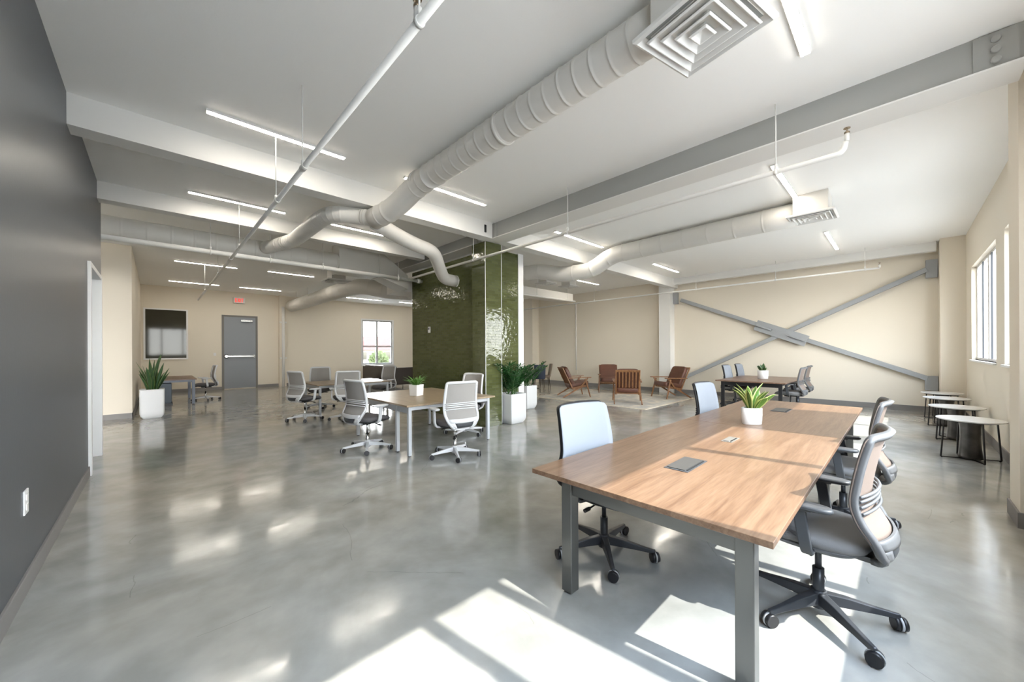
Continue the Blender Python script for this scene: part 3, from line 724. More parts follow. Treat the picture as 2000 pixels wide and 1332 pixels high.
def make_chair(name, label, loc, rz, fr, mesh_m, seat_m, base_m, arm_m, group, frame2=None, boff=36, mw=.96, mo=.004):
    R = thing(name, label, 'office chair', loc, rz, group, scale=1.06)
    # five-star base
    mb = MB(); mb.cyl((0, 0, .045), (0, 0, .135), .042, .036, n=18)
    ang = [boff + 72 * k for k in range(5)]
    for a in ang:
        a = math.radians(a); d = Vector((math.cos(a), math.sin(a), 0)); s = Vector((-d.y, d.x, 0))
        rings = []
        for t, w, h, zc in ((.02, .030, .028, .098), (.12, .025, .024, .093), (.24, .018, .015, .080), (.315, .015, .012, .072), (.335, .013, .016, .066)):
            c = d * t + Vector((0, 0, zc)); rings.append([c + s * w + Vector((0, 0, -h)), c - s * w + Vector((0, 0, -h)), c - s * w * .7 + Vector((0, 0, h)), c + s * w * .7 + Vector((0, 0, h))])
        mb.loft(rings, smooth=False)
    mb.build('star_base', base_m, R, bevel=.004)
    for i, a in enumerate(ang):
        a = math.radians(a); c = Vector((math.cos(a) * .33, math.sin(a) * .33, 0)); th = a + 1.2 + i * .9
        ax = Vector((-math.sin(th), math.cos(th), 0)); 
        w = MB()
        for sgn in (-1, 1):
            p = c + ax * sgn * .007 + Vector((0, 0, .034)); w.cyl(p, p + ax * sgn * .018, .034, .031, n=24)
        w.cyl(c + Vector((0, 0, .03)), c + Vector((0, 0, .068)), .009, n=10)
        cs = w.build('caster', 'caster', R)
        w = MB(); p = c + Vector((0, 0, .034))
        w.cyl(p - ax * .005, p + ax * .005, .0355, n=24)
        w.build('caster_hood', 'casterrim', cs)
    MB().cyl((0, 0, .04), (0, 0, .25), .026, n=16).cyl((0, 0, .25), (0, 0, .40), .015, n=14).build('gas_cylinder', 'basedark' if base_m != 'chairwhite' else 'chrome', R)
    mb = MB().box(-.075, .075, -.13, .10, .375, .415); mb.cyl((.07, .04, .395), (.20, .05, .375), .006, n=8).cyl((.20, .05, .375), (.25, .05, .370), .013, n=8)
    mb.cyl((-.07, .0, .395), (-.19, .0, .385), .008, n=8)
    mb.build('tilt_mechanism', 'black', R, bevel=.006)
    # seat
    fz = lambda x, y: (-.035 * max(0, (y - .12) / .14) ** 2 if y > .12 else 0) + .012 * (x / .25) ** 2
    rings = [se_ring(.20, .19, .425, dy=.03), se_ring(.238, .235, .433, dy=.03, fz=fz), se_ring(.252, .25, .455, dy=.03, fz=fz), se_ring(.25, .248, .475, dy=.03, fz=fz), se_ring(.235, .232, .490, dy=.03, fz=fz), se_ring(.17, .17, .492, dy=.03, fz=fz), se_ring(.06, .06, .488, dy=.03, fz=fz)]
    MB().loft(rings).build('seat', seat_m, R)
    rings = [se_ring(.16, .15, .412, dy=.01), se_ring(.215, .20, .416, dy=.02), se_ring(.243, .238, .436, dy=.03, fz=fz), se_ring(.22, .22, .440, dy=.03)]
    MB().loft(rings).build('seat_shell', fr if fr != 'chairwhite' else 'black', R)
    # back frame ring: closed loop over back surface
    loop = []
    v0, v1 = -.03, 1.0
    def corner(u, v): return (u, v)
    NN = 24
    path = []
    ru, rv = .32, .075
    for k in range(NN + 1): path.append((-1 + 0, v0 + .06 + (v1 - rv - v0 - .06) * k / NN))
    for k in range(1, 7): t = k / 6 * PI / 2; path.append((-1 + ru * (1 - math.cos(t)), v1 - rv + rv * math.sin(t)))
    for k in range(1, 9): path.append((-1 + ru + (2 - 2 * ru) * k / 8, v1))
    for k in range(1, 7): t = k / 6 * PI / 2; path.append((1 - ru + ru * math.sin(t), v1 - rv + rv * math.cos(t)))
    for k in range(1, NN + 1): path.append((1, v1 - rv - (v1 - rv - v0 - .06) * k / NN))
    # cross-section swept: (inward, thickness)
    rings = []
    for i, (u, v) in enumerate(path):
        p = back_pt(u, v); n = back_n(u, v)
        pa = back_pt(*path[max(i - 1, 0)]); pb = back_pt(*path[min(i + 1, len(path) - 1)])
        d = (pb - pa).normalized(); inn = d.cross(n).normalized()
        if inn.dot(back_pt(0, .6) - p) < 0: inn = -inn
        rings.append([p + n * .008, p + inn * .026 + n * .008, p + inn * .036 - n * .004, p + inn * .024 - n * .019, p - n * .021])
    mb = MB().loft(rings, cap=True)
    # lower shell sides + solid lower back with slot
    def shell(u0, u1, va, vb, nu=6, nv=8, th=.014):
        g = MB()
        rows = []
        for i in range(nu + 1):
            for j in range(nv + 1): pass
        mbx = mb
        f = lambda a, b: back_pt(u0 + (u1 - u0) * a, va + (vb - va) * b) - back_n(u0 + (u1 - u0) * a, va + (vb - va) * b) * .004
        mbx.grid(f, nu, nv, th=th, nrm=(0, -1, .1))
    shell(-.9, .9, .215, .285, 10, 3, .010)
    shell(-.9, .9, .02, .105, 10, 4, .010)
    shell(-.9, -.62, .10, .22, 3, 5, .010); shell(.62, .9, .10, .22, 3, 5, .010)
    mb.build('back_frame', fr, R)
    s2 = MB(); f = lambda a, b: back_pt(-.6 + 1.2 * a, .11 + .12 * b) + Vector((0, .006, 0)); s2.grid(f, 8, 4, th=.006, nrm=(0, -1, 0)); s2.build('back_slot', 'graphite_dark', R)
    # spine under the seat
    MB().loft([[(-.10, -.24, .395), (.10, -.24, .395), (.10, -.24, .42), (-.10, -.24, .42)], [(-.07, -.10, .385), (.07, -.10, .385), (.07, -.10, .41), (-.07, -.10, .41)]], smooth=False).build('back_bracket', frame2 or fr, R)
    # lumbar bars
    lb = MB()
    for k in range(4):
        v = .43 + k * .036
        pts = [back_pt(-.93 + 1.86 * i / 12, v + .012 * math.sin(PI * i / 12)) - Vector((0, .012, 0)) for i in range(13)]
        lb.tube(pts, .007, 8)
    lb.build('lumbar_bars', fr, R)
    # mesh
    ms = MB()
    def mf(a, b):
        u = -mw + 2 * mw * a; v = .265 + (.985 - .265) * b
        if v > .93:  # round the top corners
            k = (v - .93) / .055; u *= 1 - .16 * k * k * abs(u) ** 4
        return back_pt(u, v) + Vector((0, mo, 0))
    ms.grid(mf, 14, 24, th=.003, nrm=(0, 1, 0))
    ms.build('back_mesh', mesh_m, R)
    # armrests
    for s in (-1, 1):
        mb = MB()
        P = [(s * .17, .0, .418), (s * .265, .0, .422), (s * .285, .005, .47), (s * .28, .03, .640)]
        Pf = fillet(P, .05, 5); rings = []
        for i, p in enumerate(Pf):
            d = (Pf[min(i + 1, len(Pf) - 1)] - Pf[max(i - 1, 0)]).normalized(); t = i / (len(Pf) - 1)
            yv = Vector((0, 1, 0)); a = d.cross(yv).normalized(); w = .022 + .004 * t; th = .012
            rings.append([p + yv * w + a * th, p - yv * w + a * th, p - yv * w - a * th, p + yv * w - a * th])
        mb.loft(rings, smooth=False)
        mb.box(s * .28 - .025, s * .28 + .025, -.02, .085, .632, .645)
        ar = mb.build('armrest', arm_m, R, bevel=.005)
        rg = [[(x + s * .28, y, z) for x, y, z in se_ring(a, b, zz, n=20, p=3, dy=.02)] for a, b, zz in ((.036, .112, .643), (.044, .122, .650), (.044, .122, .662), (.036, .112, .668))]
        MB().loft(rg).build('arm_pad', arm_m if arm_m != 'chairwhite' else 'chairwhite', ar)
    return R

GN = 'office chairs at the long oak conference table'
GF = 'office chairs at the far walnut meeting table'
GL = 'light grey office chairs at the pale oak tables'
R1 = make_chair('office_chair', 'grey office chair closest to the camera, at the near right corner of the oak table', (2.71, .33, 0), math.radians(-2), 'graphite', 'meshbrown', 'seatgray', 'basedark', 'graphite_dark', GN, boff=9, mw=1.0, mo=.012)
dup(R1, (4.28, .35, 0), math.radians(2), 'grey office chair behind the nearest one on the window side of the oak table')
L1 = make_chair('office_chair', 'office chair with pale sheen painted on its back, at the near left of the oak table', (2.40, 1.53, 0), math.radians(172), 'black', 'meshsheen', 'seatgray', 'basedark', 'graphite_dark', GN, boff=50, mw=1.05, mo=.026)
dup(L1, (5.0, 1.52, 0), math.radians(176), 'office chair with pale sheen painted on its back, further along the left side of the oak table, mostly hidden')
dup(L1, (11.1, 3.05, 0), math.radians(178), 'office chair with pale sheen painted on its back, on the far left of the walnut table, nearer one', GF)
dup(L1, (12.2, 3.05, 0), math.radians(178), 'office chair with pale sheen painted on its back, left of the walnut table, closest to the braced wall', GF)
dup(R1, (10.75, 1.80, 0), math.radians(0), 'grey office chair at the window side of the walnut table, nearer of two', GF)
dup(R1, (11.95, 1.85, 0), math.radians(0), 'grey office chair at the window side of the walnut table, by the braced wall', GF)
W1 = make_chair('office_chair', 'light grey office chair seen from behind at the right of the fern table', (3.08, 4.42, 0), math.radians(-8), 'chairwhite', 'meshgray', 'seatdark', 'chairwhite', 'chairwhite', GL)
dup(W1, (2.33, 5.65, 0), math.radians(-78), 'light grey office chair in profile at the left edge of the fern table')
dup(W1, (4.02, 5.45, 0), math.radians(98), 'light grey office chair on the green column side of the fern table')
dup(W1, (3.05, 8.5, 0), math.radians(-12), 'light grey office chair between the two pale oak tables, seen from behind')
dup(W1, (2.36, 9.08, 0), math.radians(-68), 'light grey office chair in profile at the left end of the second pale table')
dup(W1, (3.15, 10.75, 0), math.radians(157), 'light grey office chair facing the camera behind the second pale table')
dup(W1, (4.75, 10.35, 0), math.radians(110), 'light grey office chair in front of the dark sofa at the second pale table')
W3 = dup(W1, (1.12, 15.1, 0), math.radians(95), 'office chair beside the small walnut desk under the inner window', 'chair at the back desk')

# ------------------------------------------------------------------ tables
def power_box(parent, x, y, z, sx, sy, lidmat='grill', frame='power_gray'):
    f = MB().box(x - sx / 2, x + sx / 2, y - sy / 2, y + sy / 2, z, z + .003).build('power_box', frame, parent)
    MB().box(x - sx / 2 + .02, x + sx / 2 - .02, y - sy / 2 + .025, y + sy / 2 - .012, z + .003, z + .007).build('power_box_lid', lidmat, f)
    MB().box(x - sx / 2 + .03, x + sx / 2 - .03, y - sy / 2 + .010, y - sy / 2 + .020, z + .003, z + .006).build('cable_slot', 'dark', f)
    return f
def table(name, label, x0, x1, y0, y1, topm, legm, legs, zt=.74, th=.028, lw=.06, cat='table', edge=None, rails=True, split=(), inset=.05, group=None, rz=0):
    cx, cy = (x0 + x1) / 2, (y0 + y1) / 2
    R = thing(name, label, cat, (cx, cy, 0), rz, group)
    cuts = [x0] + list(split) + [x1]
    for a, b in zip(cuts[:-1], cuts[1:]):
        g = .001 if split else 0
        MB().box(a - cx + g, b - cx - g, y0 - cy, y1 - cy, zt - th, zt).build('tabletop', topm, R, bevel=.0015, seg=1)
    for (x, y) in legs:
        MB().box(x - cx - lw / 2, x - cx + lw / 2, y - cy - lw / 2, y - cy + lw / 2, .012, zt - th).build('leg', legm, R, bevel=.004)
    for (x, y) in legs:
        MB().cyl((x - cx, y - cy, 0), (x - cx, y - cy, .012), .018, n=12).build('leg_foot', 'black', R)
    if rails:
        xs = sorted(set(l[0] for l in legs)); ys = sorted(set(l[1] for l in legs))
        for x in xs: MB().box(x - cx - .02, x - cx + .02, ys[0] - cy + lw / 2, ys[-1] - cy - lw / 2, zt - th - .10, zt - th - .001).build('end_rail', legm, R)
        for y in (ys[0], ys[-1]):
            for xa, xb in zip(xs[:-1], xs[1:]): MB().box(xa - cx + lw / 2, xb - cx - lw / 2, y - cy - .02 , y - cy + .02, zt - th - .06, zt - th - .001).build('side_rail', legm, R)
    return R, cx, cy
xs_ = [1.83, 4.15, 4.27, 6.5]
T, cx, cy = table('conference_table', 'long oak conference table with dark metal legs, partly in sunlight', 1.75, 6.62, .35, 1.65, 'oak', 'tablemetal',
      [(x, y) for x in (1.86, 4.2, 6.5) for y in (.47, 1.43)], lw=.075, split=(4.2,))
for x, y, sx, sy, lm, fm in ((2.54, .99, .34, .15, 'grill', 'graphite_dark'), (3.5, 1.0, .22, .08, 'power_gray', 'power_gray'), (5.65, 1.04, .36, .17, 'grill', 'graphite_dark')):
    power_box(T, x - cx, y - cy, .74, sx, sy, lm, fm)
MB().box(-1.9, 1.9, -.06, .06, .60, .66).build('cable_tray', 'blackmetal', T)
table('meeting_table', 'pale oak table with silver legs holding the fern pot', 2.52, 4.15, 4.76, 6.78, 'oakgrey', 'tablewhite', [(2.6, 4.84), (4.05, 4.84), (2.6, 6.7), (4.05, 6.7), (2.6, 5.2)], lw=.05, th=.025, group='pale oak meeting tables')
table('meeting_table', 'second pale oak table, behind the fern table and before the sofa', 2.64, 4.42, 9.16, 10.45, 'oakgrey', 'tablewhite', [(2.72, 9.24), (4.34, 9.24), (2.72, 10.37), (4.34, 10.37)], lw=.05, th=.025, group='pale oak meeting tables')
table('meeting_table', 'walnut table with black legs in front of the X-braced wall', 10.2, 12.55, 1.80, 3.25, 'walnut', 'blackmetal', [(10.35, 1.92), (10.35, 3.12), (12.4, 1.92), (12.4, 3.12)], lw=.07)
table('work_desk', 'walnut desk with slate legs behind the snake plant planter', -.25, .85, 14.1, 16.2, 'walnut', 'tableblue', [(.78, 14.2), (-.15, 14.2), (.78, 16.1), (-.15, 16.1)], lw=.07, cat='desk')
r = thing('pedestal_cabinet', 'blue-grey pedestal cabinet under the walnut desk', 'cabinet', (.12, 14.75, 0))
MB().box(-.2, .2, -.25, .25, .04, .62).build('cabinet_body', 'tankgray', r, bevel=.02)
for z in (.08, .36): MB().box(-.18, .18, -.262, -.25, z, z + .23).build('drawer', 'tankgray', r, bevel=.004)
MB().box(-.22, .22, -.27, .27, 0, .04).build('plinth', 'black', r)

# ------------------------------------------------------------------ plants
def add_leaf(mb, base, d, L, W, bend, nseg=8, fold=.25, tip=.25, base_w=.45, twist=0):
    if mb.uv is None: mb.uv = []
    d = Vector(d).normalized(); side = d.cross(Vector((0, 0, 1)))
    if side.length < .05: side = Vector((1, 0, 0))
    side.normalize(); rot = Matrix.Rotation(twist, 3, d); side = rot @ side
    p = Vector(base); dirv = d.copy(); horiz = Vector((d.x, d.y, 0)); 
    if horiz.length > 1e-3: horiz.normalize()
    o = len(mb.v); step = L / nseg
    for i in range(nseg + 1):
        t = i / nseg
        w = W * (base_w + (1 - base_w) * min(1, t / .45)) if t < .45 else W * (1 - ((t - .45) / .55) ** 2.2)
        w = max(w, .001)
        n = side.cross(dirv).normalized()
        c = p
        for u, off in ((0, -1), (.25, -.5), (.5, 0), (.75, .5), (1, 1)):
            mb.v.append(tuple(c + side * w * .5 * off + n * fold * w * .5 * (abs(off) ** 1.5)))
            mb.uv.append((u, t))
        dirv = (dirv + horiz * bend * .06 + Vector((0, 0, -bend * .05 * t))).normalized()
        p = p + dirv * step
    for i in range(nseg):
        for k in range(4):
            a = o + i * 5 + k
            mb.f.append([a, a + 1, a + 6, a + 5]); mb.sm.append(True); mb.mi.append(0)
def solid(o, th=.002):
    m = o.modifiers.new('thickness', 'SOLIDIFY'); m.thickness = th; m.offset = 0
def snake_foliage(n, Lr, W, spread, z, r0, seed, lean=.35, fold=.35):
    random.seed(seed); mb = MB(); mb.uv = []
    for i in range(n):
        a = 2 * PI * i / n * 2.4 + random.uniform(-.3, .3); rr = r0 * math.sqrt((i + .5) / n)
        tilt = lean * (rr / r0) * random.uniform(.5, 1.2) + .03
        d = (math.cos(a) * tilt, math.sin(a) * tilt, 1)
        L = random.uniform(*Lr) * (1 - .35 * (rr / r0))
        add_leaf(mb, (rr * .6 * math.cos(a), rr * .6 * math.sin(a), z), d, L, W * random.uniform(.85, 1.15), spread * random.uniform(.4, 1.3), fold=fold, twist=random.uniform(-1, 1))
    return mb
# oval pot on the conference table
r = thing('potted_plant', 'yellow-edged snake plant in an oval white pot on the oak conference table', 'plant', (4.40, 1.06, .74), math.radians(-43))
rings = [se_ring(.088, .060, .0, p=2.2), se_ring(.092, .064, .004, p=2.2), se_ring(.098, .068, .09, p=2.2), se_ring(.098, .068, .165, p=2.2), se_ring(.094, .064, .168, p=2.2), se_ring(.090, .060, .160, p=2.2), se_ring(.088, .058, .148, p=2.2)]
MB().loft(rings, cap=True).build('pot', 'pot', r)
MB().loft([se_ring(.088, .058, .146, p=2.2), se_ring(.08, .05, .152, p=2.2)]).build('soil', 'soil', r)
mb = snake_foliage(15, (.29, .37), .070, .8, .14, .075, 3, lean=.62, fold=.4); o = mb.build('foliage', 'leaf_yellow', r); solid(o)
# far table pot
r = thing('potted_plant', 'short dark succulent in a white pot on the far walnut table', 'plant', (11.35, 2.48, .74))
MB().lathe([(.105, 0), (.115, .01), (.122, .22), (.112, .222), (.108, .2)], 28).build('pot', 'pot', r)
MB().lathe([(.10, .195), (.10, .2)], 20).build('soil', 'soil', r)
mb = snake_foliage(12, (.16, .26), .075, .7, .18, .09, 11, lean=.45); o = mb.build('foliage', 'leaf_dark', r); solid(o)
# fern pot
r = thing('potted_plant', 'bushy light green fern in a square white pot on the pale oak table', 'plant', (3.24, 5.78, .74), math.radians(20))
rings = [se_ring(.083, .083, 0, p=16), se_ring(.092, .092, .185, p=16), se_ring(.086, .086, .187, p=16), se_ring(.084, .084, .172, p=16)]
MB().loft(rings, smooth=False).build('pot', 'pot', r)
MB().loft([se_ring(.083, .083, .168, p=16), se_ring(.075, .075, .175, p=16)]).build('soil', 'soil', r)
random.seed(21); mb = MB(); mb.uv = []
for i in range(70):
    a = random.uniform(0, 2 * PI); tl = random.uniform(.15, 1.3)
    add_leaf(mb, (random.uniform(-.04, .04), random.uniform(-.04, .04), .165), (math.cos(a) * tl, math.sin(a) * tl, 1), random.uniform(.14, .27), .028, random.uniform(1.2, 3.0), nseg=6, twist=random.uniform(-.6, .6))
o = mb.build('foliage', 'leaf_fern', r); solid(o, .001)

# floor planters
def planter(name, label, loc, rz, s, h, fol, cat='plant', round_=False, p=12):
    r = thing(name, label, cat, loc, rz)
    rings = []
    for z, k in ((0, .72), (.02, .80), (.06, .92), (.11, .985), (.16, 1), (h - .03, 1), (h, 1), (h, .93), (h - .06, .93)):
        rings.append(se_ring(s * k, s * k, z, n=48, p=p))
    o = MB().loft(rings).build('pot', 'planter', r)
    MB().loft([se_ring(s * .925, s * .925, h - .065, p=p), se_ring(s * .9, s * .9, h - .05, p=p)]).build('soil', 'soil', r)
    fol(r, h - .06)
    return r
def snake_big(r, z):
    mb = snake_foliage(24, (.60, 1.02), .075, .25, z, .16, 5, lean=.36); o = mb.build('foliage', 'leaf_dark', r); solid(o, .003)
def zz(seed, sc=1.0, n=15):
    def f(r, z):
        random.seed(seed); lf = MB(); lf.uv = []; st = MB()
        for i in range(n):
            a = 2 * PI * i / n + random.uniform(-.3, .3); tl = random.uniform(.12, .75); L = random.uniform(.38, .62) * sc
            p = Vector((random.uniform(-.08, .08), random.uniform(-.08, .08), z)); d = Vector((math.cos(a) * tl, math.sin(a) * tl, 1)).normalized(); pts = [p.copy()]
            K = 14; hz = Vector((math.cos(a), math.sin(a), 0))
            for k in range(K):
                p = p + d * L / K; d = (d + hz * .035 - Vector((0, 0, .02 * k / K))).normalized(); pts.append(p.copy())
                if k > 2:
                    sd = d.cross(Vector((0, 0, 1))).normalized()
                    for sg in (-1, 1):
                        ld = (sd * sg + d * .7 + Vector((0, 0, random.uniform(.0, .4)))).normalized()
                        add_leaf(lf, p, ld, random.uniform(.085, .12) * sc, .042 * sc, .8, nseg=5, fold=.3, base_w=.25, twist=random.uniform(-.4, .4))
            add_leaf(lf, p, d, .09 * sc, .035, .5, nseg=5, base_w=.3)
            st.tube(pts, [.009 - .006 * k / K for k in range(K + 1)], 6)
        o = lf.build('foliage', 'leaf_zz', r); solid(o, .0015)
        st.build('stems', 'stem', r)
    return f
planter('floor_planter', 'tall white planter with a snake plant beside the cream corridor wall', (-.07, 11.95, 0), 0, .21, .66, snake_big, p=10)
planter('floor_planter', 'white planter with a bushy dark green plant in front of the green column', (5.36, 5.62, 0), 0, .215, .62, zz(31, 1.3, 20), p=30)
planter('floor_planter', 'second white planter with a dark green plant, behind the white wall edge', (6.98, 6.75, 0), 0, .19, .60, zz(57, 1.3, 14), p=30)

# ------------------------------------------------------------------ rug and armchairs
r = thing('area_rug', 'cream patterned area rug under the leather armchairs', 'rug', (10.45, 6.35, 0))
MB().box(-1.55, 1.55, -1.87, 1.87, 0, .012).build('rug_pile', 'rug', r)
MB().box(-1.6, -1.55, -1.92, 1.92, 0, .013).box(1.55, 1.6, -1.92, 1.92, 0, .013).box(-1.55, 1.55, -1.92, -1.87, 0, .013).box(-1.55, 1.55, 1.87, 1.92, 0, .013).build('rug_border', 'rugedge', r)

def make_armchair(label, loc, rz):
    R = thing('armchair', label, 'armchair', loc, rz, 'leather armchairs on the rug', scale=1.17)
    for s in (-1, 1):
        x = s * .31
        mb = MB().bar((x + s * .02, .33, 0), (x, .20, .50), .024, .030, .032, .045, up=(0, 1, 0)); mb.build('front_leg', 'teak', R, bevel=.005)
        mb = MB().bar((x, -.42, 0), (x, .10, .30), .024, .032, .026, .045, up=(0, 0, 1)).bar((x, .09, .295), (x, .27, .515), .026, .045, .026, .03, up=(0, 0, 1)); mb.build('diagonal_leg', 'teak', R, bevel=.004)
        mb = MB(); rings = []
        for y, w, z in ((.36, .028, .535), (.30, .036, .535), (.1, .030, .530), (-.15, .022, .522), (-.30, .016, .515)):
            rings.append([(x - w, y, z - .011), (x + w, y, z - .011), (x + w, y, z + .011), (x - w, y, z + .011)])
        mb.loft(rings, smooth=False).build('arm', 'teak', R, bevel=.004)
    # back frame: stiles, rails, slats
    b0 = Vector((0, -.13, .20)); b1 = Vector((0, -.42, .80)); bd = (b1 - b0)
    mb = MB()
    for s in (-1, 1): mb.bar((s * .265, b0.y, b0.z), (s * .265, b1.y, b1.z), .034, .03, .028, .026, up=(0, 1, 0))
    for t in (.10, .96): p = b0 + bd * t; mb.bar((-.265, p.y, p.z), (.265, p.y, p.z), .022, .05, up=bd)
    for k in range(6):
        x = -.19 + .38 * k / 5; a = b0 + bd * .1; c = b0 + bd * .95; mb.bar((x, a.y, a.z), (x, c.y, c.z), .03, .014, up=(0, 1, 0))
    mb.bar((-.29, .22, .30), (.29, .22, .30), .03, .05).bar((-.29, -.14, .24), (.29, -.14, .24), .03, .05)
    mb.bar((-.275, .22, .30), (-.275, -.16, .235), .025, .05).bar((.275, .22, .30), (.275, -.16, .235), .025, .05)
    mb.build('wooden_frame', 'teak', R, bevel=.003)
    def cushion(w, l, th, origin, along, up, nm):
        o = Vector(origin); al = Vector(along).normalized(); n = Vector((1, 0, 0)).cross(al).normalized()
        if n.dot(Vector(up)) < 0: n = -n
        rings = []
        for t, k in ((0, .94), (.12, .99), (.3, 1), (.7, 1), (.88, .99), (1, .94)):
            rings.append([o + Vector((x, 0, 0)) + al * y + n * th * t for x, y, _ in se_ring(w / 2 * k, l / 2 * k, 0, n=36, p=7)])
        c = MB().loft(rings).build(nm, 'leather', R)
        # piping seam line across
        for q in (-.17, .17):
            MB().tube([o + al * (l * q) + Vector((x, 0, 0)) + n * (th + .001) for x in (-w * .47, 0, w * .47)], .0035, 6).build('seam', 'leather', c)
    sa = Vector((0, .30 + .16, .385 - .31)); cushion(.54, .56, .11, (0, .06, .290), (0, 1, .15), (0, 0, 1), 'seat_cushion')
    cushion(.54, .58, .10, (0, -.262, .53), (0, -.29, .60), (0, 1, 0), 'back_cushion')
    return R
A = make_armchair('leather armchair on the left side of the rug, seen in profile', (9.85, 7.35, .019), math.radians(-36 - 90))
dup(A, (11.75, 7.25, .019), math.radians(127), 'leather armchair at the back of the rug, facing the camera')
dup(A, (9.72, 5.42, .019), math.radians(-58), 'leather armchair with its slatted wooden back to the camera')
dup(A, (11.62, 5.02, .019), math.radians(60), 'leather armchair on the right side of the rug, by the X-braced wall')

# ------------------------------------------------------------------ round side tables by the windows
def side_table(label, loc, rz):
    R = thing('side_table', label, 'side table', loc, rz, 'round side tables along the window wall')
    MB().lathe([(.295, .528), (.31, .534), (.312, .546), (.308, .55)], 48).build('round_top', 'quartz', R)
    mb = MB()
    for a in (20, 110, 200, 290):
        a = math.radians(a); c, s = math.cos(a), math.sin(a)
        mb.bar((c * .25, s * .25, .528), (c * .285, s * .285, .012), .014, .014, up=(c, s, 0)).bar((c * .285, s * .285, .012), (0, 0, .012), .014, .012)
        mb.cyl((c * .275, s * .275, 0), (c * .275, s * .275, .012), .01, n=8)
    for k in range(24):
        a, b = 2 * PI * k / 24, 2 * PI * (k + 1) / 24
        mb.bar((math.cos(a) * .25, math.sin(a) * .25, .521), (math.cos(b) * .25, math.sin(b) * .25, .521), .012, .012)
    mb.build('wire_frame', 'blackmetal', R)
    prof = [(.112, .02), (.11, .05), (.098, .18), (.093, .3), (.095, .42), (.105, .5), (.105, .512)]
    MB().lathe(prof, 32).build('drum', 'drum', R)
    return R
S = side_table('nearest round white side table with a wire frame by the window wall', (7.95, -.64, 0), 0)
dup(S, (9.50, -.62, 0), .3, 'second nearest round white side table along the window wall')
dup(S, (11.05, -.60, 0), .2, 'third round white side table along the window wall, under the window')
dup(S, (12.22, -.60, 0), .1, 'farthest round white side table, beside the cream pilaster')

# ------------------------------------------------------------------ sofa in the far bay
r = thing('sofa', 'long dark brown leather sofa under the far outside window', 'sofa', (7.38, 15.15, 0), math.radians(-90), scale=1.05)
for k in range(3):
    x = -1.35 + k * .92
    rings = [[(x + xx, -.36 + yy, z) for xx, yy, _ in se_ring(.455 * q, .09 * q, 0, n=28, p=6)] for z, q in ((.16, .96), (.2, 1), (.74, 1), (.82, .97), (.845, .8))]
    MB().loft(rings).build('back_cushion', 'sofaleather', r)
    MB().box(x - .45, x + .45, -.27, .42, .28, .44).build('seat_cushion', 'sofaleather', r, bevel=.04)
MB().box(-1.95, 1.08, -.46, -.42, .12, .80).build('back_panel', 'sofaleather', r, bevel=.015)
MB().box(-1.82, .95, -.28, .42, .14, .28).build('sofa_base', 'sofaleather', r, bevel=.01)
for x in (-1.9, 1.03):
    MB().box(x - .08, x + .08, -.44, .44, .14, .80).build('sofa_arm', 'sofaleather', r, bevel=.04)
for x in (-1.9, -.9, .1, 1.0):
    for y in (-.4, .38): MB().cyl((x, y, 0), (x, y, .14), .014, n=10).build('sofa_leg', 'chrome', r)
for i, (dy, ang, m) in enumerate(((-.75, .3, 'power_gray'), (.35, -.25, 'trimwhite'))):
    pass

# ------------------------------------------------------------------ small dining set behind the armchairs
r = thing('dining_table', 'small light wood table at the back, right of the second planter', 'table', (10.85, 10.15, 0))
MB().lathe([(.43, .74), (.44, .75), (.44, .768), (.43, .775)], 36).build('tabletop', 'tan', r)
MB().cyl((0, 0, .02), (0, 0, .74), .035, n=14).lathe([(.26, 0), (.26, .012), (.04, .03)], 28).build('pedestal', 'blackmetal', r)
def dchair(label, loc, rz, m):
    R = thing('dining_chair', label, 'chair', loc, rz, 'upholstered chairs at the small back table')
    rings = [se_ring(.22, .22, z, p=4) for z in (.42, .44)] + [se_ring(.235, .235, .47, p=4), se_ring(.225, .225, .50, p=4)]
    MB().loft(rings).build('seat', m, R)
    f = lambda a, b: (-.22 + .44 * a, -.20 - .09 * b + .05 * (2 * a - 1) ** 2, .46 + .50 * b)
    MB().grid(f, 10, 8, th=.045, nrm=(0, -1, .1)).build('backrest', m, R, bevel=.01)
    for x, y in ((-.16, .16), (.16, .16), (-.16, -.16), (.16, -.16)):
        MB().cyl((x * 1.25, y * 1.3, 0), (x, y, .43), .010, .018, n=10).build('leg', 'darkwood', R)
    return R
D = dchair('navy upholstered dining chair in front of the small back table', (10.62, 9.62, 0), math.radians(-40), 'denim')
dchair('taupe upholstered dining chair right of the small back table', (11.35, 9.98, 0), math.radians(50), 'taupe')

# ------------------------------------------------------------------ outside
g = MB().box(-60, 90, -60, 120, -.35, -.3).build('outdoor_ground', 'ground'); g['kind'] = 'structure'
r = thing('neighbour_building', 'low building with a red upper wall seen through the far window', 'building', (24, 52, -.3))
MB().box(-16, 18, 0, 8, 0, 2.0).build('lower_wall', 'palewall', r)
MB().box(-16.2, 18.2, -.2, 8.2, 2.0, 3.9).build('upper_cladding', 'redwall', r)
mb = MB()
for k in range(7): mb.box(-12 + 4 * k, -10.6 + 4 * k, -.05, .02, .7, 1.7)
mb.build('window', 'darkglass', r)
def bush(label, loc, s, seed):
    random.seed(seed); bm = bmesh.new(); bmesh.ops.create_icosphere(bm, subdivisions=4, radius=1)
    for v in bm.verts:
        k = 1 + random.uniform(-.22, .22); v.co = Vector((v.co.x * s[0] * k, v.co.y * s[1] * k, s[2] * (v.co.z * k + .9)))
    me = bpy.data.meshes.new('shrub'); bm.to_mesh(me); bm.free(); me.materials.append(M['foliage_out'])
    o = bpy.data.objects.new('shrub', me); COL.objects.link(o); o.location = loc; tag(o, label, 'shrub', 'shrubs outside the far window'); return o
bush('taller shrub outside, right half of the far window', (12.9, 29.0, -.3), (.75, .6, .95), 4)
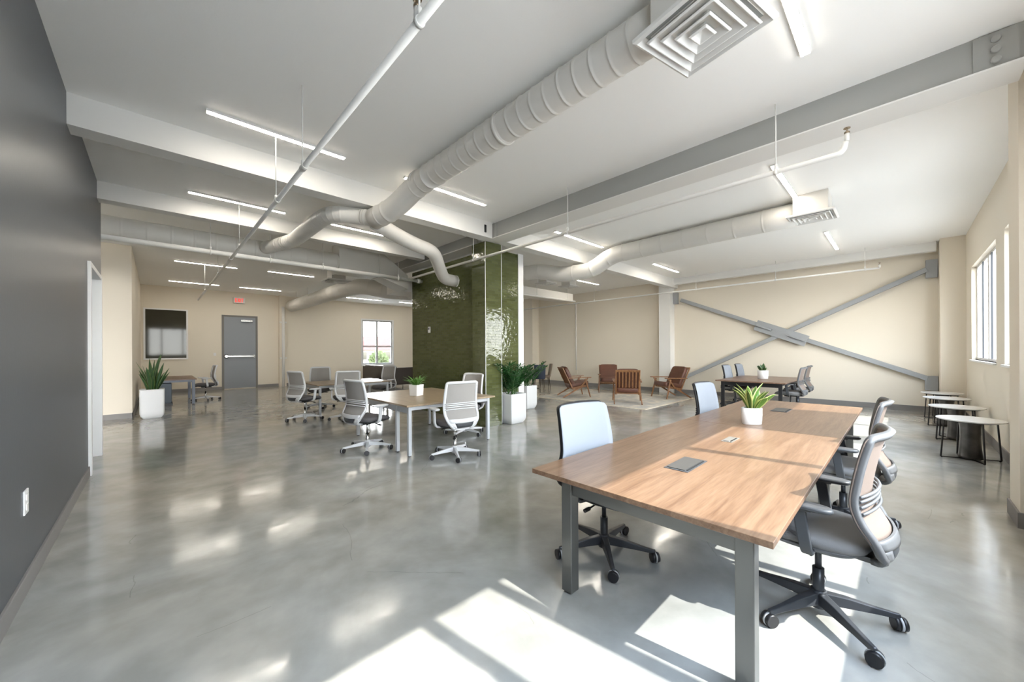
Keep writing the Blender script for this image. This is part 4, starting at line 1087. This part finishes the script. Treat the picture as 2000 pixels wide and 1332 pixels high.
bush('low shrub outside, lower left of the far window', (11.1, 29.5, -.3), (.45, .45, .55), 9)
r = thing('street_lamp', 'curved street lamp outside the upper right pane of the far window', 'street lamp', (17.6, 40, -.3))
MB().tube(fillet([(0, 0, 0), (0, 0, 5.2), (.25, 0, 5.75), (.8, 0, 5.9)], .3, 6), .06, 10).build('lamp_post', 'steel_gray', r)
MB().box(.7, 1.1, -.08, .08, 5.82, 5.92).build('lamp_shade', 'steel_gray', r)

# ------------------------------------------------------------------ light
sun = bpy.data.lights.new('sun', 'SUN'); sun.energy = 9; sun.angle = math.radians(.55); sun.color = (1, .955, .88)
so = bpy.data.objects.new('sun', sun); COL.objects.link(so)
so.rotation_euler = Vector((-.13, .885, -1)).to_track_quat('-Z', 'Y').to_euler()
w = bpy.data.worlds.new('world'); scene.world = w; w.use_nodes = True
nt = w.node_tree; nt.nodes.clear()
ow = nt.nodes.new('ShaderNodeOutputWorld'); bg = nt.nodes.new('ShaderNodeBackground')
tcw = nt.nodes.new('ShaderNodeTexCoord'); spw = nt.nodes.new('ShaderNodeSeparateXYZ'); rp = nt.nodes.new('ShaderNodeValToRGB')
nt.links.new(tcw.outputs['Generated'], spw.inputs[0]); nt.links.new(spw.outputs['Z'], rp.inputs['Fac'])
e = rp.color_ramp.elements; e[0].position = 0; e[0].color = (1, .985, .955, 1); e[1].position = .8; e[1].color = (.68, .80, 1, 1)
nt.links.new(rp.outputs['Color'], bg.inputs['Color']); bg.inputs['Strength'].default_value = 14.0
nt.links.new(bg.outputs[0], ow.inputs['Surface'])

# ------------------------------------------------------------------ camera
F = 727.0; W_, H_ = 2000, 1332
A_ = math.atan2(695, 727)
cd = bpy.data.cameras.new('camera'); cam = bpy.data.objects.new('camera', cd); COL.objects.link(cam)
cd.sensor_width = 36; cd.sensor_fit = 'HORIZONTAL'; cd.lens = F / W_ * 36
cd.clip_start = .05; cd.clip_end = 500
cd.shift_y = (685 - H_ / 2) / W_
cam.location = (0, 0, 1.5)
fwd = Vector((math.sin(A_), math.cos(A_), 0)); right = Vector((math.cos(A_), -math.sin(A_), 0)); up = Vector((0, 0, 1))
ro = .005
r_ = right * math.cos(ro) - up * math.sin(ro) * 1; u_ = up * math.cos(ro) + right * math.sin(ro)
m = Matrix((r_, u_, -fwd)).transposed()
cam.rotation_euler = m.to_euler()
scene.camera = cam

scene.view_settings.view_transform = 'Standard'; scene.view_settings.look = 'None'
scene.view_settings.gamma = 1; scene.view_settings.exposure = .52; scene.view_settings.use_curve_mapping = False
c = scene.cycles
c.max_bounces = 10; c.diffuse_bounces = 8; c.glossy_bounces = 4; c.transparent_max_bounces = 12
c.caustics_reflective = False; c.caustics_refractive = False; c.sample_clamp_indirect = 6
c.use_denoising = True
